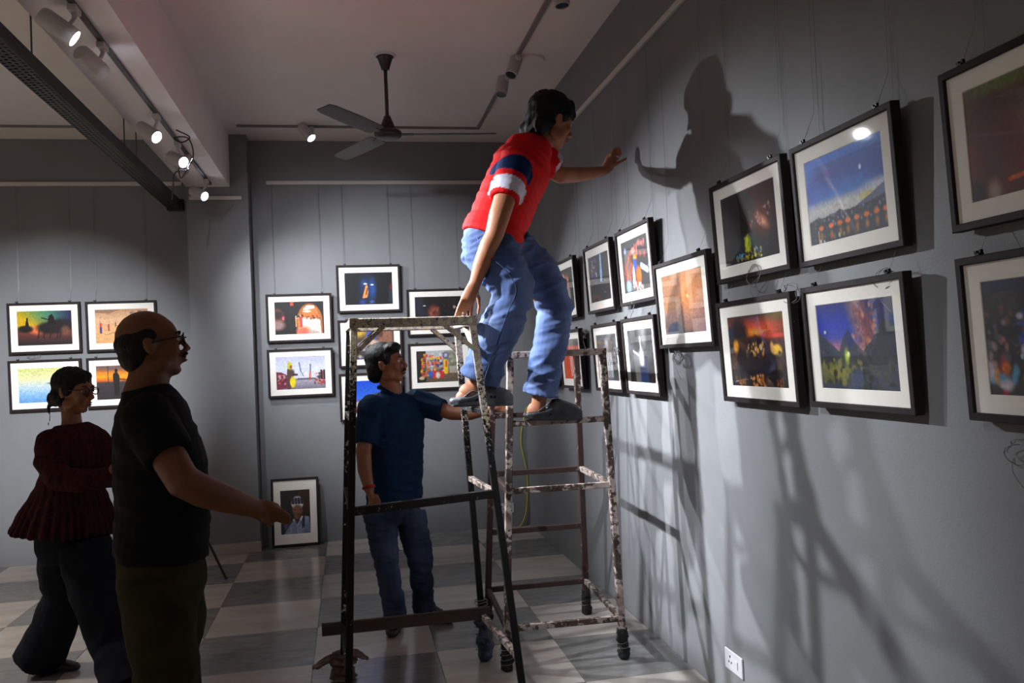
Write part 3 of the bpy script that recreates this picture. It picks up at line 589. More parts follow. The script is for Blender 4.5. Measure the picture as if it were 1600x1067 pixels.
def P_red():
    c = Canvas().grad([(0, (96, 40, 28)), (.5, (126, 40, 22)), (.8, (140, 48, 20)), (1, (120, 44, 26))]); c.cloud(0, 0, 1, .4, (110, 96, 50), 8, .9).cloud(0, 0, 1, 1, (60, 24, 20), 5, .7).e(.3, .04, .3, .07, (104, 110, 44), .5)
    return c.e(.55, .4, .14, .2, (120, 112, 108), .6, .8).e(.5, .52, .03, .03, (220, 200, 170), .4).e(.62, .75, .16, .22, (20, 16, 18), .2).ln(.3, .88, .9, .8, .02, (214, 90, 24)).e(.05, .95, .07, .12, (44, 26, 24), .4).e(.18, .95, .05, .1, (160, 140, 120), .5)
def P_bazaar():
    c = Canvas(bg=(76, 72, 70)); c.cloud(0, 0, 1, 1, (40, 36, 40), 9, .9).spk(120, 0, .25, 1, .75, [(120, 80, 66), (150, 130, 130), (56, 46, 50), (160, 110, 90), (90, 90, 100)], .028).r(0, 0, 1, .1, (44, 48, 76), .8)
    c.spk(16, .25, .3, .35, .7, [(70, 80, 170), (210, 210, 226)], .03).spk(60, 0, .74, 1, 1, [(220, 110, 30), (170, 30, 50), (90, 160, 200), (230, 140, 50), (150, 40, 90), (200, 190, 200)], .05).e(.32, .85, .06, .06, (96, 176, 210), .2)
    return c
def P_portrait():
    c = Canvas(84, 126, (30, 24, 24)); c.r(.62, 0, 1, 1, (78, 48, 34), .7).e(.57, .3, .2, .16, (196, 204, 214), .1).r(.38, .28, .76, .36, (206, 212, 220)); [c.ln(.42+k*.1, .2, .43+k*.1, .3, .03, (50, 46, 56)) for k in range(4)]
    c.e(.57, .47, .17, .13, (128, 86, 66), .15).e(.55, .6, .1, .08, (120, 80, 62), .3).poly([(.1, 1), (.3, .8), (.45, .68), (.6, .86), (.74, .6), (.95, .62), (1, 1)], (150, 160, 184)).poly([(.72, .6), (.82, .58), (.8, .85), (.7, .9)], (50, 52, 70)).ln(.43, .68, .55, .84, .02, (210, 214, 220)).ln(.55, .84, .72, .62, .02, (210, 214, 220))
    c.cloud(.1, .7, 1, 1, (90, 100, 130), 12, .8); return c.e(.5, .45, .02, .012, (40, 26, 22)).e(.66, .45, .02, .012, (40, 26, 22)).ln(.56, .56, .64, .56, .01, (70, 40, 36))

def print_mesh(cv, w_, h_):
    # fine tonal texture of a photograph: grain at two sizes, each picture its own
    hh, ww = cv.u.shape; g1 = RNG.normal(0, 1, (hh, ww)); g2 = RNG.normal(0, 1, (hh//3+1, ww//3+1)); g2 = np.kron(g2, np.ones((3, 3)))[:hh, :ww]
    cv.c = cv.c*(1+.025*g1+.045*g2)[..., None]
    n = cv.w*cv.h; vs = np.stack([(cv.u-.5)*w_, np.zeros_like(cv.u), (.5-cv.v)*h_], -1).reshape(-1, 3)
    idx = np.arange(n).reshape(cv.h, cv.w); f = np.stack([idx[:-1, :-1], idx[1:, :-1], idx[1:, 1:], idx[:-1, 1:]], -1).reshape(-1, 4)
    me = bpy.data.meshes.new('photo_print'); me.from_pydata(vs.tolist(), [], f.tolist())
    a = me.color_attributes.new('Col', 'FLOAT_COLOR', 'POINT'); cc = np.ones((n, 4), np.float32); cc[:, :3] = lin(np.clip(cv.c.reshape(-1, 3), 0, 255)); a.data.foreach_set('color', cc.ravel())
    me.materials.append(M['print']); return me
frame_cache = {}
def frame_meshes(W_, H_, pw, ph):
    k = (round(W_, 3), round(H_, 3), pw, ph)
    if k in frame_cache: return frame_cache[k]
    bw, D = .020, .030; x, z = W_/2, H_/2
    bm = bmesh.new()
    def loop(hx, hz, y): return [bm.verts.new(v) for v in ((-hx, y, -hz), (hx, y, -hz), (hx, y, hz), (-hx, y, hz))]
    Ls = [loop(x, z, 0), loop(x, z, -D+.002), loop(x-.002, z-.002, -D), loop(x-bw+.002, z-bw+.002, -D), loop(x-bw, z-bw, -D+.002), loop(x-bw, z-bw, 0)]
    Ls.append(Ls[0])
    for A, B in zip(Ls, Ls[1:]):
        for i in range(4): bm.faces.new((A[i], A[(i+1) % 4], B[(i+1) % 4], B[i]))
    f = bpy.data.meshes.new('frame'); bmesh.ops.recalc_face_normals(bm, faces=bm.faces); bm.to_mesh(f); bm.free(); f.materials.append(M['frame'])
    bm = bmesh.new(); mx, mz = x-bw, z-bw; y0 = -.0205
    Ls = [loop(mx, mz, y0+.002), loop(mx, mz, y0), loop(pw/2+.004, ph/2+.004, y0), loop(pw/2+.002, ph/2+.002, y0+.0025)]
    for A, B in zip(Ls, Ls[1:]):
        for i in range(4): bm.faces.new((A[i], A[(i+1) % 4], B[(i+1) % 4], B[i]))
    m_ = bpy.data.meshes.new('mount_board'); bmesh.ops.recalc_face_normals(bm, faces=bm.faces); bm.to_mesh(m_); bm.free(); m_.materials.append(M['mat'])
    bm = box(bmesh.new(), (-mx, -.0008, -mz), (mx, .0008, mz)); g = bpy.data.meshes.new('glass'); bm.to_mesh(g); bm.free(); g.materials.append(M['glass'])
    bm = box(bmesh.new(), (-mx, -.0015, -mz), (mx, .0015, mz)); bk = bpy.data.meshes.new('backing_board'); bm.to_mesh(bk); bm.free(); bk.materials.append(M['frame'])
    bm = bmesh.new(); box(bm, (-.007, -.012, -.004), (.007, .004, .006), .001); box(bm, (-.012, -.010, .004), (-.004, -.002, .012)); box(bm, (.003, -.008, .005), (.009, 0, .014)); cl = bpy.data.meshes.new('clip'); bm.to_mesh(cl); bm.free(); cl.materials.append(M['clip'])
    frame_cache[k] = (f, m_, g, bk, cl); return frame_cache[k]
def picture(label, cv, c, wall, W_=.565, H_=.425, pw=.415, ph=.28, tilt=.048, group='framed photographs on the right wall', hang=True, off=.008, roll=0.):
    """c: centre of the picture's back, bottom edge resting near the wall"""
    R_ = Matrix.Rotation(-math.pi/2, 4, 'Z') if wall == 'x' else Matrix.Identity(4)
    if hang is None: R_ = Matrix.Identity(4)
    T = Matrix.Rotation(tilt, 4, 'X')
    t = thing('framed_photograph', label, 'framed photograph', c, group, R_ @ Matrix.Rotation(roll, 4, 'Y') @ T)
    f, m_, g, bk, cl = frame_meshes(W_, H_, pw, ph)
    for nm, me, loc in (('frame', f, (0, 0, 0)), ('mount_board', m_, (0, 0, 0)), ('backing_board', bk, (0, -.004, 0)), ('glass', g, (0, -.0235, 0)), ('photo_print', print_mesh(cv, pw+.004, ph+.004), (0, -.0182, 0))):
        o = obj(nm, me, None, t, local=True); o.location = loc
    if hang:
        for s in (-1, 1):
            o = obj('clip', cl, None, t, local=True); o.location = (s*W_*.36, -.016, H_/2)
            p = PM[t.name] @ Vector((s*W_*.36, -.016, H_/2+.008)); top = Vector(p); top.z = 3.18
            if wall == 'x': top.x = WX-.01
            else: top.y = WY-.01
            q = Vector(top); q.z = p.z+.10
            obj('hanging_wire', tube(bmesh.new(), [p, q, top], .0007, 5, round_ends=False), M['wire'], t)
    return t
def coil(t, c, r, n=2.5, nrm=(1, 0, 0), tail=.1, seed=0):
    """loose loops of left over hanging wire"""
    rg = random.Random(seed); x, y, d = basis(nrm); pts = []
    for i in range(int(n*10)):
        a = i*.628; rr = r*(1+.25*rg.uniform(-1, 1)); pts.append(Vector(c)+x*rr*math.cos(a)+y*rr*.6*math.sin(a)+d*.012*rg.uniform(-1, 1))
    pts += [Vector(c)+Vector((0, .03, -tail*.5)), Vector(c)+Vector((0, -.02, -tail))]
    return obj('wire_coil', tube(bmesh.new(), curve(pts, 3), .0013, 5), M['wire'], t, smooth=True)

def rpic(label, cv, y0, y1, z0, z1, **k):
    W_ = abs(y1-y0); H_ = z1-z0; yc, zc = (y0+y1)/2, (z0+z1)/2
    return picture(label, cv, (WX-.008-.018, yc, zc), 'x', W_, H_, round(W_*.735, 3), round(H_*.665, 3), **k)
DC = [(80, 110, 190), (170, 190, 230), (120, 90, 80), (60, 70, 130)]
rp = {}
rp['c0t'] = rpic('framed photo almost hidden behind the jeans, upper row farthest along the right wall', P_dance(DC, (50, 50, 90)), 6.33, 6.90, 1.82, 2.245)
rp['c0b'] = rpic('framed photo seen in slivers between the two jeans legs, lower row near the far corner', P_dance(DC, (70, 80, 140)), 6.33, 6.90, 1.325, 1.745)
rp['c1t'] = rpic('framed photo of an orange lit figure beside the knee of the climbing man', P_orange(), 5.68, 6.26, 1.82, 2.248)
rp['c1b'] = rpic('framed photo of orange red silk behind the rear ladder post', P_silk(), 5.60, 6.18, 1.322, 1.74)
rp['c2t'] = rpic('framed photo of a pale blue figure on a dark stage, upper row', P_dance(DC), 4.845, 5.415, 1.82, 2.25)
rp['c2b'] = rpic('framed black and white photo of streaky bright verticals, left of the two monochromes', P_bw(0), 4.765, 5.305, 1.325, 1.745)
rp['c3t'] = rpic('framed photo of a crowd in orange, white and blue clothes', P_crowd(), 4.165, 4.735, 1.825, 2.25)
rp['c3b'] = rpic('framed black and white photo of a bright burst of smoke, right of the two monochromes', P_bw(1), 4.155, 4.69, 1.325, 1.75)
rp['o'] = rpic('framed photo of a hazy orange sunset, hung alone at middle height', P_sunhaze(), 3.475, 4.13, 1.57, 1.995)
rp['s1t'] = rpic('framed photo of a glowing yellow tree under a dark starry sky', P_milky(), 2.80, 3.412, 1.83, 2.245)
rp['s1b'] = rpic('framed photo of a riverside town with a fiery red sunset sky', P_city(), 2.78, 3.40, 1.335, 1.75)
rp['s2t'] = rpic('framed photo of a deep blue sky over a lakeside town', P_lake(), 2.165, 2.735, 1.825, 2.242)
rp['s2b'] = rpic('framed photo of dark mountain peaks under a purple galaxy', P_mount(), 2.15, 2.705, 1.343, 1.753)
rp['s3t'] = rpic('framed red and brown photo cut by the right edge, upper row', P_red(), 1.40, 1.967, 1.83, 2.245)
rp['s3b'] = rpic('framed photo of a crowded bazaar cut by the right edge, lower row', P_bazaar(), 1.37, 1.94, 1.345, 1.76)
for k, (cx_, y, z, r, n) in {'c2b': (WX-.06, 4.80, 1.57, .035, 5), 'c3t': (WX-.04, 4.55, 1.80, .05, 1.6), 's1t': (WX-.05, 3.08, 1.835, .06, 1.6), 's2b': (WX-.05, 2.25, 1.74, .05, 1.6),
    's1b': (WX-.05, 2.80, 1.74, .06, 1.8), 'o': (WX-.03, 3.93, 1.52, .05, 5), 's3b': (WX-.02, 1.80, 1.27, .05, 3), 'c1b': (WX-.04, 5.55, 1.70, .05, 3)}.items():
    coil(rp[k], (cx_, y, z), r, n, seed=hash(k) % 97 if False else len(k)*7+int(y*10))

def bpic(label, cv, tl, H_=.425, W_=.565, Y=WY-.05, **k):
    p = at(*tl, Y); return picture(label, cv, (p.x+W_/2, WY-.034, p.z-H_/2), 'y', W_, H_, **k)
GB = 'framed photographs on the alcove wall'; GL = 'framed photographs on the left back wall'
bp = {}
bp['A'] = bpic('framed photo of a sunlit stone archway, top left of the alcove group', P_arch(), (414.8, 460.3), group=GB)
bp['F'] = bpic('framed photo of a woman in yellow standing at the water', P_yellow(), (416.9, 546.6), group=GB)
bp['B'] = bpic('framed photo of a blue lit face on black, highest on the alcove wall', P_blue(), (524.6, 414.8), group=GB)
bp['G'] = bpic('framed photo with a blue hand behind the top of the near ladder', P_deity(), (527.3, 500.7), group=GB)
bp['H'] = bpic('framed photo with bright blue sky behind the shoulder of the man in the navy polo', P_bluesky(), (529.2, 584.4), group=GB)
bp['C'] = bpic('framed dark photo with a reddish figure behind the resting hand', P_darkfire(), (634.8, 452.6), group=GB)
bp['D'] = bpic('framed photo of brightly costumed performers seen through the near ladder', P_parade(), (637.2, 537.4), group=GB)
bp['h'] = bpic('framed photo of galloping horsemen against a yellow green sky', P_horse(), (11.2, 474.2), group=GL)
bp['d'] = bpic('framed photo of figures crossing pale desert sand', P_desert(), (133.5, 471.6), group=GL)
bp['b'] = bpic('framed photo of a misty yellow to blue lake with a boat', P_boat(), (12.8, 564), group=GL)
bp['f'] = bpic('framed photo of a fisherman silhouetted at sunset', P_fisher(), (135.3, 559.7), group=GL)
coil(bp['F'], (bp['F'].location.x+.27, WY-.04, 1.66), .04, 2, (0, 1, 0), .05, 3); coil(bp['h'], (bp['h'].location.x-.1, WY-.03, 1.755), .05, 2, (0, 1, 0), .02, 4)
# portrait on the floor leaning on the alcove wall
tl = .09; Hh = .585; c = Vector((-.497, WY-.012-math.sin(tl)*Hh/2-.03, math.cos(tl)*Hh/2+.003))
picture('framed portrait of a man in a white cap standing on the floor against the wall', P_portrait(), c, 'y', .405, Hh, .245, .37, tilt=-tl, group=None, hang=False)

# ------------------------------------------------------------------ ladders
def ladder(label, loc, legs, rungs, wraps, extra=None):
    t = thing('painters_ladder', label, 'ladder', loc)
    for a, b, mt, w_, ang in legs: obj('leg', bar(bmesh.new(), a, b, w_, w_, ang_ref(a), False), M[mt], t)
    return t
def ang_ref(a): return Vector((0, 1, 0))
def lerp(a, b, z):
    k = (z-b.z)/(a.z-b.z); return b+(a-b)*k
# near, black and cream ladder
def P1(x, y, Y): return at(x, y, Y)
A_t = {'fl': at(553, 508, 3.815), 'fr': at(738, 503.5, 3.838), 'rl': at(546, 514.5, 4.215), 'rr': at(714, 510, 4.245)}
A_b = {'fl': onz(544, 1156), 'fr': onz(822, 1116), 'rl': onz(536, 1061), 'rr': onz(759, 1032)}
zt = 1.725
t1 = thing('painters_ladder', 'tapered black and cream paint-spattered ladder nearer the camera, under the resting hand', 'ladder', (.3, 4.03, 0))
for k in ('fl', 'fr', 'rl', 'rr'):
    obj('leg', bar(bmesh.new(), A_t[k]+Vector((0, 0, .0)), A_b[k], .031, .031, (0, 1, 0)), M[{'fl': 'pa_leg3', 'rl': 'pa_leg2'}.get(k, 'pa_leg')], t1)
def rung(t, name, a, b, m, h=.034, d=.034, up=(0, 0, 1)):
    return obj(name, bar(bmesh.new(), a, b, d, h, up), M[m], t)
dx = Vector((.028, 0, 0)); ZV = Vector((0, 0, 1))
for a, b in (('fl', 'fr'), ('rl', 'rr'), ('fl', 'rl'), ('fr', 'rr')):
    e = (A_t[b]-A_t[a]).normalized()*.02; rung(t1, 'top_rail', A_t[a]-e+ZV*.008, A_t[b]+e+ZV*.008, 'pa_top', .042, .04)
def lv(k, z): return lerp(A_t[k], A_b[k], z)
for a, b, zb in (('fl', 'fr', .12), ('rl', 'rr', .12)):
    d = (A_t[b]-A_t[a])
    rung(t1, 'brace', lv(a, zt-.13), A_t[a]+d*.24-ZV*.01, 'pa_top' if a == 'fl' else 'pa_leg', .02, .022)
    rung(t1, 'brace', lv(b, zt-.13), A_t[b]-d*.24-ZV*.01, 'pa_top' if a == 'fl' else 'pa_leg', .02, .022)
for a, b in (('fr', 'rr'), ('fl', 'rl')):
    d = (A_t[b]-A_t[a]); rung(t1, 'brace', lv(a, zt-.14), A_t[a]+d*.45-ZV*.01, 'pa_top', .022, .022)
za, zb_ = .945, .955
rung(t1, 'rung', lv('fl', .925), lv('fr', .955), 'pa_rung', .036, .028)
rung(t1, 'rung', lv('fr', .955), lv('rr', .955), 'pb_rung', .026, .026); rung(t1, 'rung', lv('fl', .93), lv('rl', .95), 'pa_rung', .026, .026)
rung(t1, 'rung', lv('fr', 1.318), lv('rr', 1.318), 'pa_leg2', .024, .034); rung(t1, 'rung', lv('fl', 1.318), lv('rl', 1.318), 'pa_leg2', .024, .03)
rung(t1, 'rung', lv('fr', .245), lv('rr', .245), 'pb_rung', .028, .028); rung(t1, 'rung', lv('fl', .245), lv('rl', .245), 'pa_rung', .028, .028)
b0 = lv('rr', .262)+Vector((.01, -.034, 0)); b1 = at(503, 984, 4.33)
tag(obj('wooden_batten', bar(bmesh.new(), b1, b0+(b0-b1).normalized()*.03, .022, .060, (0, 0, 1)), M['plank']), 'brown wooden batten tied low across the near ladder', 'wooden batten')
# ties
def windings(t, c, ax, r, n, h, m='string', th=.0025, seed=1, wob=.25, name='tying_string'):
    rg = random.Random(seed); x, y, d = basis(ax); pts = []
    for i in range(int(n*9)):
        a = i*.7; rr = r*(1+wob*rg.uniform(-.6, 1)); pts.append(Vector(c)+x*rr*math.cos(a)+y*rr*math.sin(a)+d*h*(i/(n*9)-.5))
    return obj(name, tube(bmesh.new(), curve(pts, 2), th, 5), M[m], t, smooth=True)
windings(t1, lv('rr', .30), (0, 0, 1), .030, 4, .06, seed=4, th=.002)
def wrap(t, top, bot, r, m, seed=0, h=.14, lump=.25, name='foot_wrap'):
    """rag bound round the foot of a leg"""
    rg = random.Random(seed); a = bot+(top-bot).normalized()*h; bm = bmesh.new(); n = 9
    pts = [bot+(a-bot)*i/(n-1) for i in range(n)]; pts[0] = pts[0]+ZV*.004
    tube(bm, pts, [r*(1+lump*rg.uniform(-.6, 1)) for _ in range(n)], 14, round_ends=False)
    for i in range(5):
        q = bot+(a-bot)*rg.random(); d = Vector((rg.uniform(-1, 1), rg.uniform(-1, 1), rg.uniform(-.2, .6)))*r; q = Vector((q.x, q.y, max(q.z, .03))); ell(bm, q+d, r*.5, r*.5, r*.45, seg=8)
    zmin = bot.z
    for v in bm.verts: v.co.z = max(v.co.z, .002)
    o = fuse(name, bm, M[m], t, .006, 2, lambda p, n_: .006*noise.noise(p*55)+.003*noise.noise(p*130))
    return o
w1 = wrap(t1, A_t['rr'], A_b['rr'], .034, 'ragblue', 3, .24, .55); windings(t1, A_b['rr']+ZV*.12, (0, 0, 1), .040, 4, .15, 'ragblue', .002, 5, .3)
wrap(t1, A_t['rl'], A_b['rl'], .05, 'ragbrown', 8, .13, .5)
for fx_ in (-.075, .06):   # torn flaps
    c = A_b['rl']+Vector((fx_, -.02, .11 if fx_ < 0 else .13)); b = bmesh.new(); sg = math.copysign(1, fx_)
    rr = [(A_b['rl']+Vector((sg*.02, -.02, .12)), .03), (c, .035), (c+Vector((sg*.045, -.01, -.02)), .026), (c+Vector((sg*.07, 0, -.03)), .008)]
    ring_loft(b, [(q, Vector((0, 1, .3))*r_, Vector((0, -.1, 1))*.008) for q, r_ in rr], 10)
    fuse('cloth_flap', b, M['ragbrown'], t1, .005, 2, lambda p, n_: .006*noise.noise(p*40))
wrap(t1, A_t['fl'], A_b['fl'], .036, 'rag', 10, .06, .1); wrap(t1, A_t['fr'], A_b['fr'], .036, 'rag', 11, .06, .1)

# far, brown ladder
B_b = {'fl': onz(792, 1048), 'fr': onz(975, 1029), 'rl': onz(762, 975), 'rr': onz(917, 959)}
B_t = {'fl': at(797, 555, 4.306), 'fr': at(941, 549, 4.291), 'rl': at(771, 557, 4.903), 'rr': at(900, 551.5, 4.888)}
t2 = thing('painters_ladder', 'brown and cream paint-stained ladder beside the right wall, with rags round its feet', 'ladder', (1.03, 4.6, 0))
def l2(k, z): return lerp(B_t[k], B_b[k], z)
for k in ('fl', 'fr', 'rl', 'rr'):
    obj('leg', bar(bmesh.new(), B_t[k], B_b[k]+ZV*.02, .034, .034, (0, 1, 0)), M['pb_leg' if k[0] == 'f' else 'pb_dark'], t2)
for a, b in (('fl', 'fr'), ('rl', 'rr'), ('fl', 'rl'), ('fr', 'rr')):
    e = (B_t[b]-B_t[a]).normalized()*.018; rung(t2, 'top_rail', B_t[a]-e, B_t[b]+e, 'pb_rung', .034, .034)
for z, prs, m in ((1.22, 'fr f', 0), (.881, 'all', 0), (.539, 'rear', 0), (.203, 'all', 0)):
    sets = {'fr f': (('fl', 'fr'), ('rl', 'rr')), 'all': (('fl', 'fr'), ('rl', 'rr'), ('fl', 'rl'), ('fr', 'rr')), 'rear': (('rl', 'rr'),)}[prs]
    for a, b in sets: rung(t2, 'rung', l2(a, z), l2(b, z), 'pb_rung' if a == 'fl' and b == 'fr' or b == 'rr' and a == 'fr' else 'pb_dark', .03, .024)
for i, k in enumerate(('fl', 'fr', 'rl', 'rr')):
    wrap(t2, B_t[k], B_b[k], .027, 'rag', 20+i, .155, .18)
    windings(t2, B_b[k]+ZV*.07, (0, 0, 1), .031, 2 if i else 4, .05 if i else .10, 'string', .0016, 30+i, .25)

# ------------------------------------------------------------------ people
def head(bm, c, f, up=(0, 0, 1), s=1., nose=1., jaw=1.):
    """adds skull, face, ears, nose, lips; returns the head frame"""
    f = Vector(f).normalized(); r = f.cross(Vector(up)).normalized(); u = r.cross(f); fr = (r, f, u)
    P = lambda x, y, z: Vector(c)+(r*x+f*y+u*z)*s
    def E(x, y, z, a, b_, c_, seg=14): ell(bm, P(x, y, z), a*s, b_*s, c_*s, fr, seg)
    E(0, -.014, .030, .076, .095, .086, 20); E(0, .028, .02, .066, .062, .07); E(0, .022, -.05, .056*jaw, .060, .066, 16); E(0, .052, -.098, .026, .024, .02)
    for sx in (-1, 1):
        E(sx*.034, .062, -.03, .024, .022, .026); E(sx*.033, .080, .020, .024, .010, .008); E(sx*.048, .005, -.07, .016, .04, .03)
        E(sx*.078, -.008, -.012, .008, .019, .030); E(sx*.080, -.012, .006, .010, .016, .014)
        E(sx*.012, .100, -.040, .009, .011, .008, 10); E(sx*.032, .079, -.001, .016, .010, .010, 10)
    tube(bm, [P(0, .082, .012), P(0, .098, -.012), P(0, .1+.017*nose, -.036)], [.008*s, .010*s, .011*s], 10)
    E(0, .088, -.062, .022, .010, .007, 12); E(0, .087, -.074, .019, .011, .007, 12); E(0, .080, -.055, .018, .014, .012, 12)
    return P, fr
def face_parts(P, fr, parent, s=1., brow=True, mous=False):
    for sx in (-1, 1):
        b = bmesh.new(); ell(b, P(sx*.032, .0815, -.001), .0135*s, .010*s, .0075*s, fr, 12); e = obj('eye', b, M['eye'], parent, smooth=True)
        b = bmesh.new(); ell(b, P(sx*.032, .0905, -.001), .006*s, .002*s, .006*s, fr, 10); obj('iris', b, M['iris'], e, smooth=True)
        if brow:
            b = bmesh.new(); tube(b, curve([P(sx*.014, .0925, .017), P(sx*.03, .0925, .024), P(sx*.05, .079, .020)], 3), [.0030*s, .003*s, .0036*s, .004*s, .0035*s, .003*s, .0014*s][:7], 6, .8); obj('eyebrow', b, M['hair'], parent, smooth=True)
    b = bmesh.new(); ell(b, P(0, .0915, -.0625), .021*s, .008*s, .004*s, fr, 12); ell(b, P(0, .0905, -.073), .018*s, .009*s, .0052*s, fr, 12); obj('lips', b, M['lip'], parent, smooth=True)
    if mous:
        b = bmesh.new()
        for sx in (-1, 1): tube(b, [P(sx*.003, .101, -.052), P(sx*.016, .096, -.054), P(sx*.028, .084, -.063)], [.005*s, .0055*s, .002*s], 8)
        obj('moustache', b, M['hair'], parent, smooth=True)
def finger(bm, pts, r0=.0092, r1=.0066):
    n = len(pts); tube(bm, pts, [r0+(r1-r0)*i/(n-1) for i in range(n)], 10)
def folds(amp, fx=14., fz=40., seed=0., axis=None):
    """cloth creases: noise squeezed along an axis"""
    ax = Vector(axis).normalized() if axis is not None else Vector((0, 0, 1))
    def g(p, n_):
        a = p.dot(ax); q = p-ax*a; s = Vector((q.x*fx, q.y*fx, q.z*fx))+ax*a*fz+Vector((seed, seed*2, seed*3))
        v = noise.noise(s); w_ = noise.noise(s*.45+Vector((9, 3, 5)))
        return amp*(.7*(1-abs(v)*2.2)*.8+.6*w_-.3)
    return g
def strands(amp, sd=0.):
    return lambda p, n_: amp*(noise.noise(Vector((p.x*70, p.y*70, p.z*16+sd)))+.6*noise.noise(p*30))

def torso(bm, rows, fdir, seg=24, p=2.4):
    """rows: (centre, half depth, half width); the rings follow the spine"""
    f = Vector(fdir).normalized(); C_ = [Vector(r[0]) for r in rows]; rings = []
    for i, (c, fb, w_) in enumerate(rows):
        d = (C_[min(i+1, len(C_)-1)]-C_[max(i-1, 0)]).normalized()
        ff = (f-d*f.dot(d)).normalized(); l = d.cross(ff).normalized()
        rings.append((c, ff*fb, l*w_))
    return ring_loft(bm, rings, seg, p)

# ---- man in the red polo shirt standing on both ladders
m1 = thing('person', 'man in red polo shirt and jeans standing on both ladders, reaching to the wall', 'person', (.8, 4.15, 1.25))
F1 = Vector((.94, -.30, 0)); Lf = Vector((.30, .94, 0))
b = bmesh.new()
hc = at(862, 190, 4.11); P, fr = head(b, hc, (.91, .36, -.20), (0.05, 0, 1), 1.06)
tube(b, [at(836, 238, 4.12), at(848, 218, 4.12), at(858, 200, 4.12)], [.062, .054, .056], 16)
torso(b, [(at(771, 372, 4.10), .11, .145), (at(783, 335, 4.10), .105, .145), (at(800, 300, 4.10), .11, .16), (at(815, 268, 4.11), .11, .175), (at(832, 240, 4.12), .08, .14), (at(842, 226, 4.12), .05, .07)], F1)
# near arm (his right)
S, E_, W_ = at(803, 258, 3.94), at(772, 368, 3.86), at(743, 441, 3.87)
tube(b, [S, at(792, 300, 3.90), at(780, 338, 3.87), E_, at(764, 384, 3.86), at(752, 415, 3.865), W_], [.056, .053, .050, .043, .044, .039, .0285], 16)
tube(b, [W_, at(737, 455, 3.872), at(731, 468, 3.874)], [.029, .034, .036], 14, .55, (0, 1, 0))
tips = [((722, 469), (716, 482), (711, 496)), ((727, 471), (721, 484), (717, 497)), ((732, 472), (728, 485), (726, 497)), ((738, 470), (737, 484), (735, 497))]
for k, tp in enumerate(tips): finger(b, [at(x, y, 3.862+.007*k+(.0 if i < 2 else .004)) for i, (x, y) in enumerate(tp)], .0105, .0072)
finger(b, [at(743, 452, 3.885), at(748, 466, 3.905), at(749, 478, 3.915), at(747, 490, 3.915)], .0125, .008)
# far arm (his left) reaching to the wall
S2, E2, W2 = at(850, 250, 4.30), at(876, 274, 4.28), at(944, 267, 4.50)
tube(b, [S2, at(862, 265, 4.28), E2, at(896, 273, 4.35), at(920, 271, 4.42), W2], [.055, .050, .043, .042, .036, .027], 16)
tube(b, [W2, at(950, 261, 4.52), at(955, 249, 4.53)], [.028, .033, .034], 14, .6, (.3, 1, 0))
for k, tp in enumerate([((955, 243), (959, 233), (966, 231), (970, 236)), ((957, 246), (961, 235), (968, 235), (970, 241)), ((958, 249), (962, 240), (968, 240), (968, 245)), ((958, 254), (962, 249), (965, 250))]):
    finger(b, [at(x, y, 4.51+.016*k) for x, y in tp], .0105, .0075)
finger(b, [at(953, 259, 4.50), at(962, 257, 4.49), at(970, 252, 4.48), at(978, 248, 4.48)], .0125, .0078)
# legs below the clothes
for hp, kn, an in ((at(765, 400, 4.0), at(802, 455, 3.92), at(740, 606, 3.99)), (at(800, 400, 4.18), at(866, 480, 4.24), at(840, 640, 4.27))):
    tube(b, [hp, kn, kn.lerp(an, .35), an], [.085, .055, .052, .036], 14)
body1 = fuse('body', b, M['skin'], m1, .0068, 3)
tube_f = bmesh.new(); hz = at(723, 618, 3.99)
ell(tube_f, at(735, 612, 3.99), .055, .04, .045); ell(tube_f, at(725, 622, 3.99), .04, .034, .04); obj('heel', tube_f, M['skin'], m1, smooth=True)
tube_f = bmesh.new(); ell(tube_f, at(838, 641, 4.27), .05, .038, .045); ell(tube_f, at(830, 650, 4.27), .034, .032, .03); obj('heel', tube_f, M['skin'], m1, smooth=True)
face_parts(P, fr, m1, 1.06, True)
b = bmesh.new(); HP = lambda x, y, z: P(x, y, z)
ell(b, HP(0, -.018, .052), .096*1.06, .114*1.06, .092*1.06, fr, 20); ell(b, HP(0, -.062, .0), .088, .072, .088, fr, 16); ell(b, HP(0, .050, .078), .080, .060, .050, fr, 16)
ell(b, HP(.055, -.085, -.055), .045, .05, .05, fr, 12); ell(b, HP(-.055, -.085, -.055), .045, .05, .05, fr, 12); ell(b, HP(0, .085, .052), .060, .034, .030, fr, 12); ell(b, HP(0, -.095, -.06), .05, .045, .05, fr, 12)
for sx in (-1, 1): ell(b, HP(sx*.076, .02, .03), .016, .032, .03, fr, 10)
fuse('hair', b, M['hair'], m1, .007, 4, strands(.0055))
# polo shirt
b = bmesh.new()
torso(b, [(at(770, 374, 4.10), .150, .185), (at(773, 364, 4.10), .148, .185), (at(783, 338, 4.10), .138, .182), (at(798, 303, 4.10), .137, .195), (at(813, 270, 4.11), .138, .205), (at(828, 244, 4.12), .113, .185), (at(839, 229, 4.12), .080, .12), (at(845, 221, 4.12), .066, .075)], F1)
SA, SB = at(806, 254, 3.95), at(788, 312, 3.895)
tube(b, [at(822, 250, 4.03), SA, at(798, 280, 3.92)], [.085, .083, .078], 20, round_ends=True)
ring_loft(b, [(SA.lerp(SB, t_), x_*r_, y_*r_) for t_, r_ in ((.2, .082), (.6, .076), (1.0, .072)) for x_, y_, _ in (basis(SB-SA),)], 20)
SC, SD = at(846, 246, 4.26), at(868, 262, 4.28)
ring_loft(b, [(SC.lerp(SD, t_), x_*r_, y_*r_) for t_, r_ in ((-.3, .085), (.5, .080), (1.0, .072)) for x_, y_, _ in (basis(SD-SC),)], 20)
axn = (SB-SA); axl = axn.length; axd = axn.normalized()
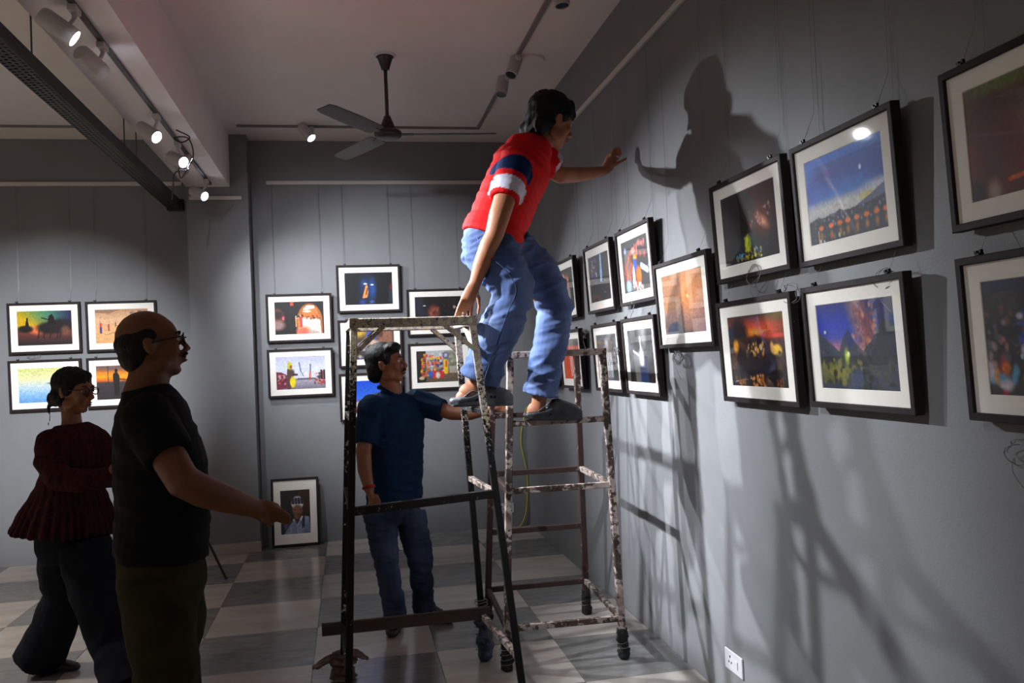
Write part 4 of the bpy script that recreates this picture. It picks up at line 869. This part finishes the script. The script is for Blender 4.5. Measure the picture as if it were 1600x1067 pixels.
RED, NAVY, WHT, DRD = [(*lin(c_), 1) for c_ in ((204, 20, 22), (16, 34, 78), (205, 205, 222), (180, 14, 18))]
FD = F1.normalized()
def shirt_col(p):
    t_ = (p-SA).dot(axd)/axl; rad = ((p-SA)-axd*(p-SA).dot(axd)).length
    near = p.y < 4.06 and rad < .135
    if rad < .092:
        if t_ > .90: return RED
        if t_ > .56: return WHT
        if t_ > .42: return RED
    if near and t_ < .42:
        q = p-at(804, 268, 3.87); e = math.sqrt((q.x/.10)**2+(q.z/.085)**2)
        if e < 1: return NAVY
    t2_ = (p-SC).dot((SD-SC).normalized())/(SD-SC).length
    if p.x > at(866, 262, 4.28).x-.01 and .55 < t2_ < .95 and p.y > 4.2: return WHT
    return RED
fuse('shirt', b, M['shirt'], m1, .0062, 3, folds(.011, 4, 24, 3.1, (.35, .1, 1)), shirt_col)
b = bmesh.new(); cc, ax_ = at(842, 224, 4.12), (at(858, 200, 4.12)-at(838, 232, 4.12)).normalized(); x_, y_, _ = basis(ax_, (0, 1, 0))
ringp = [cc+x_*.072*math.cos(a)+y_*.078*math.sin(a)-ax_*(.03*max(0, (x_*math.cos(a)+y_*math.sin(a)).dot(F1)))+ax_*.012 for a in [i*2*math.pi/20 for i in range(21)]]
for q0, q1 in zip(ringp, ringp[1:]): tube(b, [q0, q1], .013, 8)
fuse('collar', b, M['redc'], m1, .005, 2)
# jeans
b = bmesh.new()
torso(b, [(at(771, 364, 4.10), .136, .168), (at(770, 380, 4.10), .150, .178), (at(770, 398, 4.09), .150, .175), (at(776, 412, 4.09), .12, .15)], F1)
def leg(b, pts, rad, fl=1.): tube(b, pts, rad, 20, fl, (0, 1, 0), round_ends=False)
leg(b, [at(764, 388, 4.0), at(776, 410, 3.96), at(790, 430, 3.93), at(801, 450, 3.915), at(799, 472, 3.915), at(789, 495, 3.92), at(777, 520, 3.935), at(763, 557, 3.96), at(749, 592, 3.985)], [.13, .128, .115, .102, .096, .096, .099, .099, .099])
leg(b, [at(796, 388, 4.17), at(815, 405, 4.19), at(838, 430, 4.21), at(858, 455, 4.23), at(867, 482, 4.245), at(864, 515, 4.25), at(856, 555, 4.26), at(849, 590, 4.265), at(844, 617, 4.27)], [.125, .125, .115, .100, .092, .087, .086, .086, .092])
fuse('jeans', b, M['denim'], m1, .0068, 2, folds(.017, 6, 24, 1.7, (-.3, 0, 1)))
# jean side seam, belt loop, hem stitching
b = bmesh.new(); tube(b, curve([at(x, y, Y) for x, y, Y in ((746, 372, 3.93), (752, 392, 3.86), (783, 415, 3.815), (803, 440, 3.805), (806, 458, 3.81), (795, 485, 3.815), (782, 520, 3.83), (768, 560, 3.85), (755, 598, 3.87))], 4), .0022, 6); obj('side_seam', b, M['denim2'], m1, smooth=True)
# clogs
def clog(label, heel, toe, zb, m, hol, parent):
    d = (toe-heel); Lg = d.length; d.normalize(); s = Vector((-d.y, d.x, 0)).normalized(); u = Vector((0, 0, 1)); u = (u-d*u.dot(d)).normalized()
    Q = lambda t_, a, h: heel+d*Lg*t_+s*a+u*h
    b = bmesh.new()   # sole
    so = [(.0, .030), (.07, .042), (.25, .040), (.45, .038), (.65, .050), (.82, .052), (.94, .040), (1., .022)]
    ring_loft(b, [(Q(t_, 0, .016), s*w_, u*.017) for t_, w_ in so], 18, 3)
    ring_loft(b, [(Q(t_, 0, h*.5+.01), s*w_, u*(h*.5)) for t_, w_, h in ((.40, .046, .078), (.48, .049, .098), (.58, .053, .102), (.72, .056, .088), (.86, .053, .074), (.95, .041, .060), (1., .024, .044))], 18, 2.6)
    for sx in (-1, 1):   # low side walls towards the heel
        tube(b, [Q(.02, sx*.02, .03), Q(.12, sx*.038, .034), (Q(.28, sx*.041, .042)), Q(.44, sx*.044, .062)], [.014, .014, .015, .018], 8)
    tube(b, [Q(.005, -.022, .026), Q(-.005, 0, .026), Q(.005, .022, .026)], .011, 8)
    o = fuse('clog', b, m, parent, .005, 3)
    for t_, a in ((.60, 0), (.72, .0), (.66, .02)):
        bb = bmesh.new(); y_ = -.0505
        if hol: box(bb, (-.006, -.004, -.006), (.006, .004, .006), .001); [setattr(v, 'co', Q(t_, 0, .045)-s*(-y_)*.99+d*v.co.x+s*v.co.y+u*v.co.z) for v in bb.verts]
        obj('vent_hole', bb, M['lens_off'], o)
    b = bmesh.new(); tube(b, curve([Q(.46, -.049, .055), Q(.30, -.050, .075), Q(.18, -.045, .052)], 5), .006, 8, .4); obj('strap', b, m, o, smooth=True)
    return o
h1, h2 = at(706, 629, 3.99), at(800, 625, 4.02); clog('', h1+ZV*-.02, h2+ZV*-.026, 0, M['clog'], True, m1)
h1, h2 = at(822, 657, 4.25), at(908, 656, 4.29); clog('', h1+ZV*.0, h2+ZV*.0, 0, M['clog_shaded'], True, m1)

# ---- man in the navy polo behind the near ladder
m2 = thing('person', 'man in navy polo shirt and faded jeans standing behind the near ladder', 'person', (.3, 5.1, 0))
F2 = Vector((.60, -.80, 0)); b = bmesh.new()
hc = at(605, 568, 5.08); P, fr = head(b, hc, (.92, -.36, .16), (-.02, 0, 1), 1.02, .5)
tube(b, [at(614, 632, 5.11), at(612, 612, 5.105), at(607, 586, 5.10)], [.072, .065, .060], 16)
torso(b, [(at(616, 780, 5.12), .1, .15), (at(618, 700, 5.12), .1, .16), (at(616, 650, 5.12), .1, .17), (at(614, 625, 5.12), .07, .13)], F2)
tube(b, [at(580, 636, 5.02), at(572, 680, 4.967), at(568, 705, 4.95), at(570, 735, 4.93), at(577, 765, 4.90)], [.040, .044, .045, .041, .029], 16)
tube(b, [at(577, 765, 4.90), at(581, 778, 4.89), at(583, 786, 4.885)], [.029, .034, .034], 14, .6, (1, 0, 0))
for k in range(4): finger(b, [at(577+4*k, 786, 4.90-.01*k), at(578+4*k, 795, 4.885-.01*k), at(580+3.6*k, 801-(1 if k in (0,) else 0), 4.88-.008*k)], .0105, .0078)
finger(b, [at(588, 774, 4.87), at(593, 784, 4.85), at(592, 793, 4.845)], .0125, .009)
tube(b, [at(652, 628, 5.18), at(685, 638.5, 5.12), at(706, 645, 5.06), at(735, 646, 5.0), at(762, 641, 4.95)], [.042, .045, .044, .040, .029], 16)
tube(b, [at(762, 641, 4.95), at(770, 638, 4.94), at(777, 637, 4.93)], [.029, .034, .034], 14, .6)
for k in range(4): finger(b, [at(777, 630+4.2*k, 4.92), at(787, 629+4.2*k, 4.905), at(793, 632+4*k, 4.885)], .0105, .0078)
finger(b, [at(766, 632, 4.93), at(774, 626, 4.91), at(783, 626, 4.89)], .0125, .009)
fuse('body', b, M['skin2'], m2, .0068, 3); face_parts(P, fr, m2, 1.02, True, True)
b = bmesh.new(); ell(b, P(0, -.024, .046), .090, .108, .088, fr, 20); ell(b, P(0, -.065, -.005), .082, .066, .082, fr, 16); ell(b, P(.012, .052, .082), .070, .050, .036, fr, 14); ell(b, P(0, -.085, -.055), .06, .045, .045, fr, 14)
for sx in (-1, 1): ell(b, P(sx*.072, .022, .022), .012, .022, .034, fr, 10)
fuse('hair', b, M['hair'], m2, .007, 5, strands(.003, 4.))
b = bmesh.new()
torso(b, [(at(617, 787, 5.12), .128, .178), (at(617, 750, 5.12), .125, .174), (at(619, 700, 5.12), .125, .180), (at(617, 660, 5.12), .125, .195), (at(614, 636, 5.12), .112, .20), (at(612, 622, 5.12), .085, .14), (at(611, 612, 5.13), .058, .082)], F2)
for A_, B_, r0, r1 in ((at(580, 634, 5.02), at(571, 694, 4.965), .078, .070), (at(648, 626, 5.19), at(692, 641, 5.105), .080, .070)):
    x_, y_, _ = basis(B_-A_); ell(b, A_, .078, .078, .07); ring_loft(b, [(A_, x_*r0, y_*r0), (A_.lerp(B_, .6), x_*(r0+r1)/2, y_*(r0+r1)/2), (B_, x_*r1, y_*r1)], 18)
fuse('polo_shirt', b, M['polo'], m2, .007, 3, folds(.010, 6, 20, 5.5, (.3, 0, 1)))
b = bmesh.new(); cc = at(611, 607, 5.12); ax_ = Vector((-.03, 0, 1)); x_, y_, _ = basis(ax_, (0, 1, 0))
ringp = [cc+x_*.07*math.cos(a)+y_*.07*math.sin(a)-ax_*(.055*max(0, (x_*math.cos(a)+y_*math.sin(a)).dot(F2))**1.5)+ax_*.012 for a in [i*2*math.pi/20 for i in range(21)]]
for q0, q1 in zip(ringp, ringp[1:]): tube(b, [q0, q1], .014, 8)
fuse('collar', b, M['polo'], m2, .005, 2)
b = bmesh.new(); torso(b, [(at(616, 776, 5.12), .115, .162), (at(616, 800, 5.12), .120, .168), (at(616, 816, 5.12), .095, .15)], F2)
leg(b, [at(592, 800, 5.08), at(598, 835, 5.06), at(602, 868, 5.04), at(608, 905, 5.03), at(614, 935, 5.03), at(618, 962, 5.04)], [.098, .088, .076, .070, .066, .070])
leg(b, [at(640, 800, 5.16), at(648, 835, 5.14), at(655, 868, 5.13), at(659, 905, 5.15), at(661, 932, 5.18), at(663, 954, 5.20)], [.098, .088, .076, .068, .066, .072])
fuse('jeans', b, M['denim2'], m2, .007, 2, folds(.011, 7, 26, 8.2, (.1, 0, 1)))
windings(m2, at(576, 761, 4.90), at(577, 765, 4.90)-at(570, 735, 4.93), .034, 4, .016, 'thread', .003, 3, .1, 'thread_bracelet')
def shoe(parent, heel, toe, w_=.042, m='shoe', trim=True):
    heel, toe = Vector((heel.x, heel.y, 0)), Vector((toe.x, toe.y, 0)); d = toe-heel; Lg = max(d.length, .26); d.normalize(); s = Vector((-d.y, d.x, 0)); u = ZV
    b = bmesh.new()
    ring_loft(b, [(heel+d*Lg*t_+u*(h/2+.003), s*w2, u*h/2) for t_, w2, h in ((0, w_*.6, .06), (.08, w_*.85, .085), (.25, w_*.9, .095), (.42, w_*.9, .085), (.6, w_*1.05, .062), (.8, w_*1.05, .048), (.93, w_*.8, .038), (1, w_*.4, .026))], 16, 2.6)
    o = fuse('shoe', b, M[m], parent, .006, 2)
    if trim:
        for sx in (-1, 1):
            b = bmesh.new(); tube(b, [heel+d*Lg*.45+s*sx*w_*.9+u*.045, heel+d*Lg*.6+s*sx*w_*.75+u*.06], .005, 6); obj('trim_stripe', b, M['shoey'], o)
    return o
shoe(m2, onz(622, 972), onz(612, 998)); shoe(m2, onz(655, 962), onz(706, 975))

# ---- bald man in black T-shirt, in front on the left
m3 = thing('person', 'balding man in glasses and black T-shirt, one arm stretched out', 'person', (-.63, 3.0, 0))
F3 = Vector((.97, .22, 0)); b = bmesh.new()
hc = at(237, 538, 3.0); P, fr = head(b, hc, (.95, .20, .17), (-.1, 0, 1), .99, .45)
tube(b, [at(228, 620, 3.0), at(232, 595, 3.0), at(236, 570, 3.0)], [.075, .066, .062], 18)
torso(b, [(at(252, 860, 3.0), .12, .15), (at(256, 790, 3.0), .125, .16), (at(250, 720, 3.0), .125, .17), (at(243, 665, 3.0), .11, .18), (at(235, 625, 3.0), .08, .13)], F3)
tube(b, [at(234, 658, 2.86), at(250, 688, 2.81), at(267, 720, 2.765), at(286, 752, 2.75), at(318, 768, 2.78), at(355, 780, 2.82), at(398, 794, 2.87)], [.046, .050, .053, .052, .050, .044, .031], 18)
tube(b, [at(398, 794, 2.87), at(412, 798, 2.88), at(423, 801, 2.89)], [.031, .037, .038], 14, .6, (0, 1, 0))
for k in range(4): finger(b, [at(424, 794+4.4*k, 2.87+.008*k), at(440-(4 if k == 3 else 0), 798+4.8*k, 2.87+.008*k), at(452-(5 if k == 3 else 0), 806+4*k, 2.875+.008*k)], .0105, .0078)
finger(b, [at(406, 802, 2.86), at(414, 812, 2.85), at(424, 820, 2.85)], .0125, .009)
tube(b, [at(240, 650, 3.2), at(258, 700, 3.26), at(262, 760, 3.26), at(270, 800, 3.2)], [.06, .055, .05, .03], 14)
fuse('body', b, M['skin3'], m3, .0075, 3); face_parts(P, fr, m3, 1., True, True)
b = bmesh.new(); ell(b, P(0, -.034, .012), .081, .082, .062, fr, 18); ell(b, P(0, -.06, -.030), .070, .052, .055, fr, 16)
for sx in (-1, 1): ell(b, P(sx*.072, -.01, .026), .010, .034, .026, fr, 10)
fuse('hair', b, M['hair'], m3, .0065, 2, strands(.002))
def glasses(P, parent):
    b = bmesh.new()
    for sx in (-1, 1):
        pts = [P(sx*.034+.024*math.cos(a), .104-.004*abs(math.cos(a)), -.002+.018*math.sin(a)) for a in [i*math.pi/8 for i in range(17)]]
        tube(b, pts, .0028, 6); tube(b, [P(sx*.058, .100, .006), P(sx*.076, .05, .004), P(sx*.082, -.005, .002)], .003, 6)
    tube(b, [P(-.010, .108, .002), P(.010, .108, .002)], .003, 6)
    g = obj('spectacles', b, M['specs'], parent, smooth=True)
    for sx in (-1, 1):
        b = bmesh.new(); rr = [P(sx*.034+.023*math.cos(i*math.pi/8), .103, -.002+.017*math.sin(i*math.pi/8)) for i in range(16)]; b.faces.new([b.verts.new(q) for q in rr]); obj('spectacle_lens', b, M['glass'], g)
glasses(P, m3)
b = bmesh.new()
torso(b, [(at(252, 868, 3.0), .150, .185), (at(254, 830, 3.0), .146, .18), (at(256, 785, 3.0), .148, .185), (at(251, 730, 3.0), .146, .20), (at(243, 680, 3.0), .132, .215), (at(236, 640, 3.0), .112, .20), (at(230, 616, 3.0), .085, .13), (at(228, 605, 3.0), .076, .085)], F3)
A_, B_ = at(232, 652, 2.85), at(266, 714, 2.77); x_, y_, _ = basis(B_-A_); ell(b, A_, .085, .085, .08); ring_loft(b, [(A_, x_*.085, y_*.085), (B_, x_*.078, y_*.078)], 20)
A_, B_ = at(240, 650, 3.18), at(256, 706, 3.25); x_, y_, _ = basis(B_-A_); ell(b, A_, .08, .08, .075); ring_loft(b, [(A_, x_*.08, y_*.08), (B_, x_*.075, y_*.075)], 18)
fuse('t_shirt', b, M['tee'], m3, .0075, 3, folds(.011, 6, 18, 2.2, (.2, 0, 1)))
b = bmesh.new(); pc = at(252, 862, 3.0); torso(b, [(pc+ZV*.02, .135, .165), (pc-ZV*.10, .14, .175), (pc-ZV*.17, .12, .16)], F3)
for sy, dx_ in ((-.085, .02), (.085, -.05)):
    o_ = pc+Vector((0, sy, 0)); leg(b, [o_-ZV*.06, o_+Vector((.01, 0, -.25)), o_+Vector((dx_+.02, 0, -.47)), o_+Vector((dx_, 0, -.7)), Vector((o_.x+dx_, o_.y, .05))], [.115, .11, .092, .086, .085])
fuse('trousers', b, M['olive'], m3, .009, 2, folds(.012, 9, 7, 6.6, (0, 0, 1)))
for sy, dx_ in ((-.085, .02), (.085, -.05)): shoe(m3, Vector((pc.x+dx_-.08, pc.y+sy, 0)), Vector((pc.x+dx_+.2, pc.y+sy, 0)), .048, 'shoe', False)

# ---- woman in maroon blouse walking behind him
m4 = thing('person', 'woman with a low bun, maroon blouse and dark wide trousers, arms folded', 'person', (-1.5, 4.75, 0))
F4 = Vector((.86, -.5, 0)); b = bmesh.new(); Yw = 4.72
hc = at(116, 610, Yw); P, fr = head(b, hc, (.90, -.40, -.04), (0, 0, 1), .98, .8, .95)
tube(b, [at(113, 672, Yw+.02), at(112, 655, Yw+.02), at(110, 635, Yw+.02)], [.055, .047, .046], 16)
torso(b, [(at(112, 800, Yw), .1, .12), (at(113, 740, Yw), .1, .12), (at(115, 700, Yw), .1, .15), (at(113, 672, Yw), .07, .12)], F4)
tube(b, [at(165, 742, 4.50), at(174, 737, 4.50), at(181, 735, 4.51)], [.024, .028, .028], 12, .6)
for k in range(4): finger(b, [at(180, 729+4*k, 4.50), at(187, 731+4*k, 4.505), at(190, 736+3.4*k, 4.52)], .009, .007)
finger(b, [at(172, 731, 4.49), at(178, 725, 4.49), at(184, 725, 4.49)], .010, .0075)
fuse('body', b, M['skin2'], m4, .0075, 3); face_parts(P, fr, m4, .98, True)
b = bmesh.new(); ell(b, P(0, -.020, .040), .086, .103, .086, fr, 20); ell(b, P(0, -.06, -.02), .078, .060, .070, fr, 16); ell(b, P(0, -.118, -.045), .042, .036, .042, fr, 14); ell(b, P(0, .045, .075), .062, .042, .03, fr, 12)
tube(b, curve([P(.01, -.12, -.05), P(.02, -.14, -.09), P(.015, -.135, -.14), P(.02, -.14, -.18)], 4), [.016, .014, .012, .010, .009, .008, .007, .006, .006, .005, .005, .004, .004], 8)
for sx in (-1, 1): ell(b, P(sx*.074, .01, .008), .012, .03, .04, fr, 10)
fuse('hair', b, M['hair'], m4, .007, 2, strands(.005, 2.)); glasses(P, m4)
b = bmesh.new()
torso(b, [(at(104, 828, Yw), .225, .255), (at(106, 800, Yw), .19, .215), (at(110, 765, Yw), .145, .165), (at(113, 740, Yw), .128, .150), (at(115, 705, Yw), .135, .175), (at(114, 685, Yw), .12, .180), (at(113, 672, Yw), .09, .14), (at(112, 662, Yw), .068, .078)], F4)
A_ = at(80, 693, Yw-.10); tube(b, [A_, at(78, 720, Yw-.16), at(92, 748, Yw-.22), at(125, 752, Yw-.25), at(165, 743, 4.50)], [.075, .072, .066, .058, .042], 18)
tube(b, [at(152, 690, Yw+.06), at(172, 722, Yw+.02), at(172, 745, Yw-.06), at(150, 752, Yw-.2)], [.07, .066, .058, .045], 16)
def pleat(p, n_):
    k = max(0., min(1., (1.02-p.z)/.25)); a = math.atan2(p.y-Yw, p.x+1.42); return .012*k*math.sin(a*34+2*math.sin(a*5))+.006*noise.noise(Vector((p.x*9, p.y*9, p.z*26)))
fuse('blouse', b, M['maroon'], m4, .0075, 2, pleat)
b = bmesh.new(); torso(b, [(at(112, 812, Yw), .15, .17), (at(114, 850, Yw), .155, .175), (at(116, 872, Yw), .13, .16)], F4)
hb, hf = onz(60, 1052), onz(208, 1112)
leg(b, [at(100, 850, Yw+.05), at(98, 890, Yw+.08), at(100, 930, Yw+.12), at(82, 985, Yw+.16), Vector((hb.x-.0, hb.y, .07))], [.125, .12, .105, .115, .13], 1)
leg(b, [at(132, 850, Yw-.08), at(145, 900, Yw-.12), at(165, 960, Yw-.17), at(186, 1020, Yw-.23), Vector((hf.x, hf.y, .06))], [.13, .13, .125, .12, .135], 1)
fuse('trousers', b, M['navytr'], m4, .009, 2, folds(.012, 9, 8, 4.4, (0, 0, 1)))
shoe(m4, onz(45, 1052), onz(108, 1048), .04, 'shoe', False); shoe(m4, onz(190, 1114), onz(260, 1118), .04, 'shoe', False)

# ---- black tripod behind the bald man
tf = Vector((-.951, 6.693, 0)); apex = at(283, 760, 6.8); t = thing('tripod', 'black tripod with one leg showing beside the bald man', 'tripod', (apex.x, apex.y, 0))
for a in (0, 2.1, 4.2):
    if a == 0: foot = tf
    else:
        v = tf-Vector((apex.x, apex.y, 0)); foot = Vector((apex.x, apex.y, 0))+Matrix.Rotation(a, 3, 'Z') @ v
    foot = Vector((foot.x, foot.y, .012)); l = obj('leg', bar(bmesh.new(), apex, foot, .017, .017), M['black'], t)
    b = bmesh.new(); ell(b, foot, .014, .014, .012, seg=10); obj('rubber_foot', b, M['black'], l)
b = bmesh.new(); cyl(b, apex-ZV*.1, apex+ZV*.16, .013); obj('centre_column', b, M['black'], t)
obj('tripod_head', box(bmesh.new(), apex+Vector((-.03, -.03, .16)), apex+Vector((.03, .03, .22)), .005), M['black'], t)
